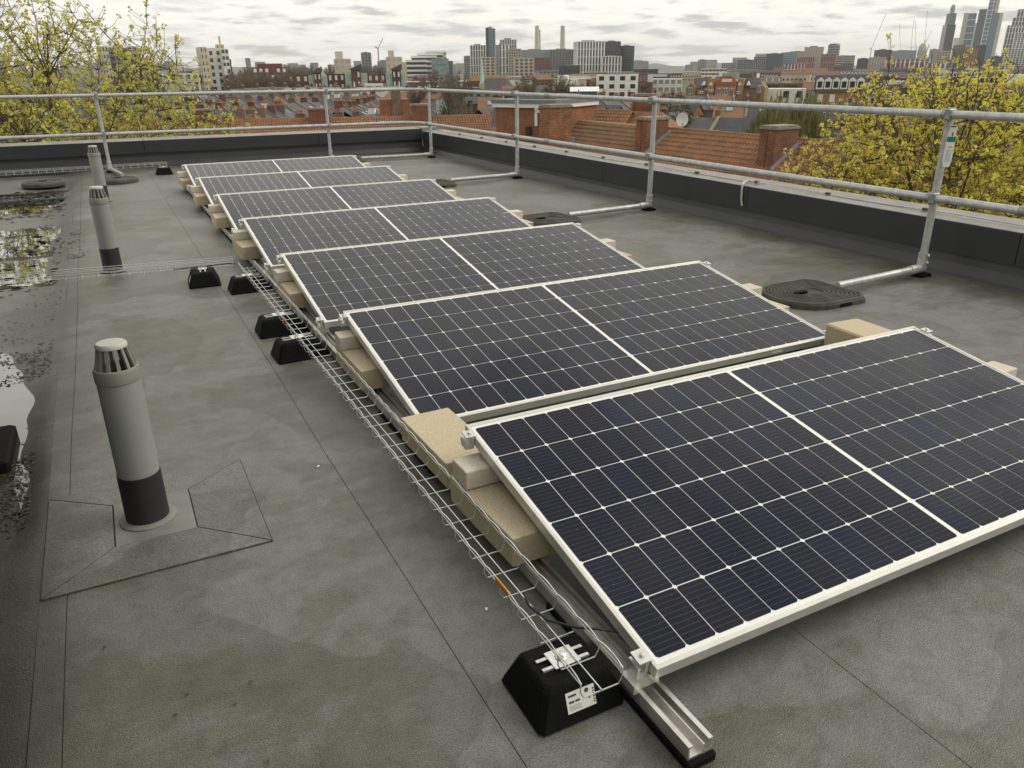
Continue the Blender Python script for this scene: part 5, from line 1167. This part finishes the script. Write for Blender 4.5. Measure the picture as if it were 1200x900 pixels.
T('low_block', 'white two storey building at the right end by the bare trees', 1170, 1215, 97, 300, 'punch', 'white_paint', 'pane', dep=12, bay=3.5, fr=0.2, roof=False, parts=lambda t_, X, Y, H: obj('upper_floor', MB().box(-X*0.6, X, -Y*0.5, Y, H, H+2.4), M['white_paint'], t_))
T('station_canopy', 'lime green platform canopy above the railway', 1146, 1180, 91.3, 420, 'bands', 'mint', 'pane', dep=8, fh=20, sl=0.05, roof=False)
T('low_block', 'white depot wall behind the school', 858, 872, 92, 300, 'punch', 'white_paint', 'grey_con', dep=10, roof=False)
T('low_block', 'pale grey gas works shed right of the school', 895, 917, 90, 420, 'punch', 'grey_con', 'white_paint', dep=14, fr=0.1, roof=False)
T('low_block', 'white shed with small windows behind the willow', 900, 945, 104, 270, 'punch', 'white_paint', 'pane', dep=10, fr=0.2, roof=False)
T('low_block', 'dark railway viaduct with arches behind the willow', 895, 960, 97.5, 330, 'punch', 'brick_brown', 'pane', dep=8, fh=10, bay=7, fr=0.36, roof=False)
T('low_block', 'long white train shed below the red and white block', 1040, 1110, 97, 360, 'bands', 'white_paint', 'grey_con', dep=8, roof=False)
T('low_block', 'dull green railway embankment wall behind the yellow tree', 1080, 1150, 104, 260, 'punch', 'hedge', 'hedge', dep=8, roof=False)
T('low_block', 'pale warehouse with ribbed roof right of the black tower', 757, 800, 92, 480, 'punch', 'white_paint', 'grey_con', dep=14, fr=0.35, roof=False)
T('low_block', 'brown viaduct block under the red ribbed towers', 930, 1000, 85, 800, 'punch', 'stone', 'pane', dep=14, fh=5, fr=0.36, roof=False)
# scattered low roofs that fill the town
rm_ = ['white_paint', 'grey_con', 'brick_brown', 'stone', 'red_clad', 'slate']
rl_ = ['pale flat roofed low building', 'grey flat roofed low building', 'brown brick low building', 'sandy low building', 'dull red low building', 'dark slate low building']
LM = ((280, 'near the slab towers'), (400, 'below the bare wood'), (480, 'round the mint stair towers'), (590, 'near the church spire'), (690, 'below the power station chimneys'), (800, 'round the white office'), (905, 'round the school'), (1010, 'behind the willow'), (1120, 'below the cranes'), (9999, 'below the skyscrapers'))
for k in range(190):
    i = random.choice([0, 1, 2, 2, 3, 4, 5, 5]); d_ = random.choice([230, 300, 340, 460, 460, 620, 620, 850, 1200])*U(0.9, 1.15)
    px_ = U(180, 1240); 
    if 780 < px_ < 965 and d_ < 640: d_ += 640
    if 680 < px_ < 780 and d_ < 450: d_ += 450
    p = atd(px_, 100, d_); w_, dd_, h_ = U(7, 17), U(7, 12), U(4.5, 7.0)
    if d_ > 420: w_ *= 1.5; h_ += 1.5
    if d_ > 800: w_ *= 1.4; h_ += 1.5
    lm_ = next(n for q, n in LM if px_ < q)
    o = thing('low_building', rl_[i]+' among the rooftops '+lm_, 'building', (p.x, p.y, GZ), -math.atan2(p.x-CAM[0], p.y-CAM[1])+U(-.5, .5), rl_[i]+'s '+lm_)
    obj('wall', MB().box(-w_/2, w_/2, -dd_/2, dd_/2, 0, h_), M[rm_[i] if i != 5 else 'brick_brown'], o)
    if k % 3: obj('roof', MB().prism([(-dd_/2-0.3, h_), (dd_/2+0.3, h_), (0, h_+U(1.5, 3))], -w_/2-0.2, w_/2+0.2, 'x'), M[random.choice(['slate', 'slate', 'tile_brown', 'grey_con'])], o)
    else: obj('roof', MB().box(-w_/2-0.2, w_/2+0.2, -dd_/2-0.2, dd_/2+0.2, h_, h_+0.4), M[random.choice(['grey_con', 'white_paint'])], o)
    mb = MB()
    for fl in range(2):
        for q in range(int(w_/3)): mb.box(-w_/2+3*q+0.9, -w_/2+3*q+2.2, -dd_/2-0.06, -dd_/2+0.1, 1.2+3*fl, 2.7+3*fl)
    q = obj('windows', mb, M['pane'] if i != 4 else M['white_paint'], o); q['kind'] = 'stuff'
# hazy far skyline
for k in range(46):
    px_ = U(-20, 1220); d_ = U(2600, 4200); yt = U(70, 78)
    if 840 < px_: yt = U(62, 74)
    p = atd(px_, yt, d_); h_ = max(8, p.z-GZ); w_ = U(14, 60)
    lm_ = next(n for q, n in LM if px_ < q).replace('below', 'beyond').replace('round', 'beyond').replace('near', 'beyond').replace('behind', 'beyond')
    o = thing('far_block', 'pale hazy block on the far skyline '+lm_, 'building', (p.x, p.y, GZ), -math.atan2(p.x, p.y), 'hazy far blocks '+lm_)
    obj('wall', MB().box(-w_/2, w_/2, -12, 12, 0, h_), M[random.choice(['grey_con', 'stone', 'grey_con'])], o)
    mb = MB()
    for fl in range(int(h_/4)): mb.box(-w_/2+1, w_/2-1, -12.2, -11.9, 1.2+4*fl, 2.9+4*fl)
    q = obj('windows', mb, M['glass'], o); q['kind'] = 'stuff'

# ================================================================== TREES
def rv(): 
    a, z = U(0, 2*pi), U(-1, 1); s = sqrt(1-z*z); return Vector((s*cos(a), s*sin(a), z))
def budding_tree(base, crown_c, rx, rz_, leafm, barkm, label, seed, nclus=2600, cs=0.085, shoots=20):
    """tapered trunk and limbs grown towards points spread through the crown, flower clusters at the twig ends"""
    random.seed(seed)
    t_ = thing('budding_tree', label, 'tree', base); base = Vector(base); cc = Vector(crown_c)-base
    tr_, lf = MB(), MB()
    top = cc+Vector((0, 0, -rz_*0.55))
    limbs = []
    tr_.tube([(0, 0, 0), (0.05, 0.03, top.z*0.5), tuple(top)], [0.24, 0.19, 0.14], 8)
    nodes = [(top*1.0, 0.12)]
    for k in range(12):     # main limbs
        a = 2*pi*k/12+U(-.3, .3); el = U(0.35, 1.35); ln = U(0.6, 0.95)
        e_ = cc+Vector((rx*cos(a)*cos(el), rx*sin(a)*cos(el), rz_*sin(el)*1.0))*ln
        s_ = top-Vector((0, 0, U(0, 0.9))); m1 = s_.lerp(e_, 0.35)+Vector((0, 0, U(0.1, .5)))+rv()*0.12; m2 = s_.lerp(e_, 0.7)+Vector((0, 0, U(0.1, .45)))+rv()*0.15
        pts = [s_, s_.lerp(m1, .5)+rv()*.05, m1, m1.lerp(m2, .5)+rv()*.06, m2, e_]; rr = [0.060, 0.048, 0.038, 0.030, 0.020, 0.010]
        tr_.tube(pts, rr, 6, False)
        for j in range(5): nodes += [(pts[j].lerp(pts[j+1], q), rr[j]*0.6) for q in (0, .33, .66)]
    sec = []
    for k in range(330):
        # targets inside the crown shell
        while True:
            q = rv(); r_ = U(0.35, 1.0)**0.6; tgt = cc+Vector((q.x*rx*r_, q.y*rx*r_, q.z*rz_*r_))
            if q.z > -0.75: break
        n0, r0 = min(nodes[1:180], key=lambda n_: (n_[0]-tgt).length+max(0, n_[0].z-tgt.z)*0.8)
        m = n0.lerp(tgt, .5)+rv()*.12+Vector((0, 0, -0.08)); pts = [n0, n0.lerp(m, .5)+rv()*.04, m, m.lerp(tgt, .5)+rv()*.05, tgt, tgt+Vector((rv().x*.15, rv().y*.15, U(.1, .35)))]
        tr_.tube(pts, [0.016, 0.014, 0.011, 0.009, 0.007, 0.004], 5, False)
        for j in range(1, 5): sec += [pts[j].lerp(pts[j+1], q) for q in (0, .5)]
    tips = []
    from mathutils.kdtree import KDTree
    kd = KDTree(len(sec))
    for k, n0 in enumerate(sec): kd.insert(n0, k)
    kd.balance()
    for k in range(nclus):
        q = rv(); r_ = U(0.03, 1.0)**0.42*U(0.9, 1.06); tip = cc+Vector((q.x*rx*r_, q.y*rx*r_, q.z*rz_*r_))
        if tip.z < top.z-0.3: continue
        lump = sin(tip.x*2.1+1)+sin(tip.y*2.3)+sin(tip.z*2.6+tip.x)
        if lump < -1.1 and R() < 0.6: continue
        n0 = kd.find(tip-Vector((0, 0, 0.15)))[0]
        if (tip-n0).length > 0.95: continue
        md = n0.lerp(tip, .5)+rv()*.04-Vector((0, 0, 0.03))
        tr_.tube([n0, md, tip], [0.006, 0.005, 0.0035], 3, False); tips.append(tip)
        if R() < 0.4: tips.append(md+rv()*0.05)
    for k in range(shoots):      # upright leader shoots above the crown
        q = rv(); q.z = U(0.55, 0.95); b0 = cc+Vector((q.x*rx*0.9, q.y*rx*0.9, q.z*rz_)); n0 = kd.find(b0)[0]; e_ = n0+Vector((U(-.15, .15), U(-.15, .15), U(0.4, 0.9)))
        tr_.tube([n0, n0.lerp(e_, .5)+rv()*.04, e_], [0.010, 0.008, 0.004], 4, False)
        tips += [n0.lerp(e_, t)+rv()*0.07 for t in (.4, .6, .75, .9, 1.0)]
    for tip in tips:
        s = cs*U(0.5, 1.25)
        for q in range(9):
            c = tip+rv()*s*0.55; a, b = rv(), rv(); a = a.normalized()*s*U(0.28, 0.5); b = a.cross(b).normalized()*s*U(0.2, 0.4)
            lf.quad(c-a, c-b*0.8, c+a, c+b)
    obj('trunk', tr_, M[barkm], t_, True); obj('crown', lf, M[leafm], t_)
    return t_
pl = atd(24, 130, 20.5); budding_tree((pl.x, pl.y, GZ), (pl.x, pl.y, -1.1), 4.9, 4.3, 'leaf_l', 'bark', 'tall maple in yellow green bud behind the end parapet', 11, 14000, 0.078, 22)
pr_ = atd(1118, 200, 14.6); budding_tree((pr_.x, pr_.y, GZ), (pr_.x, pr_.y, -1.15), 2.9, 2.75, 'leaf_r', 'bark_moss', 'maple in bright yellow bud beyond the long parapet', 23, 9500, 0.062, 6)
random.seed(99)
def twig_mesh(n, green=False, dense=1.0):
    """bare crown of unit height 1: trunk, forking limbs and thousands of fine twigs"""
    mb = MB(); cc = Vector((0, 0, 0.62)); mb.tube([(0, 0, 0), (0.005, 0, 0.25), (0, 0.01, 0.42)], [0.022, 0.018, 0.012], 6)
    ends = []
    for k in range(26):
        q = rv(); q.z = abs(q.z)*0.9+0.05; e_ = cc+Vector((q.x*0.34, q.y*0.34, q.z*0.36-0.03))*1.0; s_ = Vector((0, 0, U(0.25, 0.45))); m = s_.lerp(e_, .5)+rv()*.02
        mb.tube([s_, m, e_], [0.007, 0.005, 0.002], 4, False); ends += [s_.lerp(m, t) for t in (.5, .8)]+[m.lerp(e_, t) for t in (0, .3, .6, .9)]
    for k in range(n):
        s_ = random.choice(ends); d_ = rv()*0.8+(s_-Vector((0, 0, 0.4))).normalized()*0.9; e_ = s_+d_.normalized()*U(0.04, 0.13); w_ = rv()*U(0.0018, 0.0045)
        mb.tri(s_-w_, s_+w_, e_)
        if R() < 0.6: f_ = s_.lerp(e_, .5); g2 = f_+(rv()*.6+d_.normalized()).normalized()*U(.03, .08); mb.tri(f_-w_*.7, f_+w_*.7, g2)
    return mb
tw = [twig_mesh(5200).mesh('crown', M['twig']), twig_mesh(5200).mesh('crown', M['twig'])]
def bush_mesh(n, m):
    mb = MB(); 
    blobs = [(rv()*0.30+Vector((0, 0, 0.5)), U(0.16, 0.28)) for _ in range(16)]
    for k in range(n):
        c, r_ = random.choice(blobs); p = c+rv()*r_*U(0.75, 1.05); p.z = max(0.02, p.z); a = rv()*U(.012, .03); b = a.cross(rv()).normalized()*U(.01, .022); mb.quad(p-a, p-b, p+a, p+b)
    mb.tube([(0, 0, 0), (0, 0, 0.5)], [0.03, 0.015], 5)
    return mb.mesh('crown', M[m])
bm_ = bush_mesh(2600, 'hedge')
def put_tree(px_, ytop, d_, wpx, kind, lab, grp=None):
    p = atd(px_, ytop, d_); H = p.z-GZ; wd = wpx*d_/FPX
    o = thing('bare_tree' if kind < 2 else 'evergreen_tree', lab, 'tree', (p.x, p.y, GZ), U(0, 6), grp)
    c = link('crown', tw[kind] if kind < 2 else bm_, o); o.scale = (wd/0.86, wd/0.86, H)
    if kind < 2: pass
    return o
put_tree(655, 84.5, 230, 44, 0, 'round bare brown tree in front of the white balcony blocks'); 
put_tree(508, 80, 210, 42, 1, 'broad bare brown tree left of the green church spire'); put_tree(538, 79, 215, 34, 0, 'tall bare brown tree next to the green church spire')
put_tree(526, 84, 190, 30, 1, 'bare tree between the two taller ones beside the church'); put_tree(487, 88, 200, 26, 0, 'small bare tree beside the third mint stair tower')
put_tree(618, 85.5, 225, 40, 1, 'wide bare brown tree below the tan balcony block')
put_tree(790, 104, 150, 44, 1, 'sprawling bare tree left of the school'); put_tree(770, 108, 160, 34, 0, 'thin bare tree behind the dish chimney')
put_tree(880, 103, 160, 36, 1, 'bare tree in front of the school right wing'); put_tree(545, 108, 120, 34, 0, 'bare tree with grey limbs left of the flat roofed block')
for k in range(34):
    px_ = U(268, 350); put_tree(px_, U(81, 91), U(300, 400), U(18, 34), k % 2, 'bare tree of the wood below the red brick block', 'bare trees of the wood')
for k in range(26):
    put_tree(U(270, 470), U(74, 79), U(600, 900), U(14, 26), k % 2, 'bare tree on the distant tree line', 'bare trees on the distant tree line')
for k in range(16):
    put_tree(U(120, 240), U(76, 90), U(420, 620), U(14, 26), k % 2, 'bare tree by the slab towers', 'bare trees by the slab towers')
for k in range(24):
    put_tree(U(600, 1200), U(86, 98), U(280, 600), U(10, 20), k % 2, 'bare tree among the rooftops', 'bare trees among the rooftops')
for k, (px_, yt, d_, wp) in enumerate(((1158, 108, 90, 26), (1190, 106, 90, 24), (1212, 100, 85, 30))): put_tree(px_, yt, d_, wp, k % 2, 'bare dark tree right of the yellow maple top', 'bare trees right of the yellow maple')
put_tree(527, 120, 105, 14, 2, 'small dark evergreen left of the corner post'); put_tree(801, 121, 110, 24, 2, 'round olive evergreen bush left of the ribbed dark roofs')
put_tree(690, 112, 120, 20, 2, 'evergreen bush behind the orange tiled house'); put_tree(1190, 84, 600, 40, 2, 'green hillock of trees under the stepped tower'); put_tree(517, 116, 108, 14, 2, 'olive bush beside the small dark evergreen')
# weeping willow
for px_, yt, wd, d_, lab in ((935, 104, 92, 72, 'large weeping willow with pale green strands'), (905, 116, 50, 68, 'smaller weeping willow beside the large one')):
    p = atd(px_, yt, d_); H = p.z-GZ; Rw = wd*d_/FPX/2
    o = thing('willow_tree', lab, 'tree', (p.x, p.y, GZ)); tr_, lf = MB(), MB(); tr_.tube([(0, 0, 0), (0, 0, H*0.6)], [0.35, 0.2], 7)
    for k in range(26):
        a = U(0, 2*pi); r_ = Rw*sqrt(R()); e_ = Vector((r_*cos(a), r_*sin(a), H*(1-0.30*(r_/Rw)**2)-U(0, 1.2))); tr_.tube([(0, 0, H*U(.35, .6)), (e_.x*.5, e_.y*.5, e_.z*0.88), tuple(e_)], [0.09, 0.06, 0.02], 5, False)
        for q in range(90):
            s_ = e_.lerp(Vector((0, 0, H*0.7)), U(0, .5))+rv()*0.9; l = U(0.8, 3.2); w_ = U(.02, .05); b_ = U(0, 6.28)
            for z in range(4):
                c = s_+Vector((rv().x*.06, rv().y*.06, -l*z/4)); lf.quad(c+Vector((cos(b_)*w_, sin(b_)*w_, 0)), c-Vector((cos(b_)*w_, sin(b_)*w_, 0)), c+Vector((-cos(b_)*w_*.6, -sin(b_)*w_*.6, -l/4)), c+Vector((cos(b_)*w_*.6, sin(b_)*w_*.6, -l/4)))
    obj('trunk', tr_, M['bark'], o); obj('crown', lf, M['willow'], o)

# ================================================================== HAZE
hz = bpy.data.materials.new('haze_air'); hz.use_nodes = True; t = hz.node_tree; t.nodes.remove(t.nodes['Principled BSDF'])
pv = t.nodes.new('ShaderNodeVolumePrincipled'); pv.inputs['Color'].default_value = (0.93, 0.95, 0.97, 1); pv.inputs['Density'].default_value = 0.00008
t.links.new(pv.outputs[0], t.nodes['Material Output'].inputs['Volume'])
o = obj('haze', MB().box(-5050, 9550, -1550, 9550, GZ-3.5, 262), hz, kind='stuff')
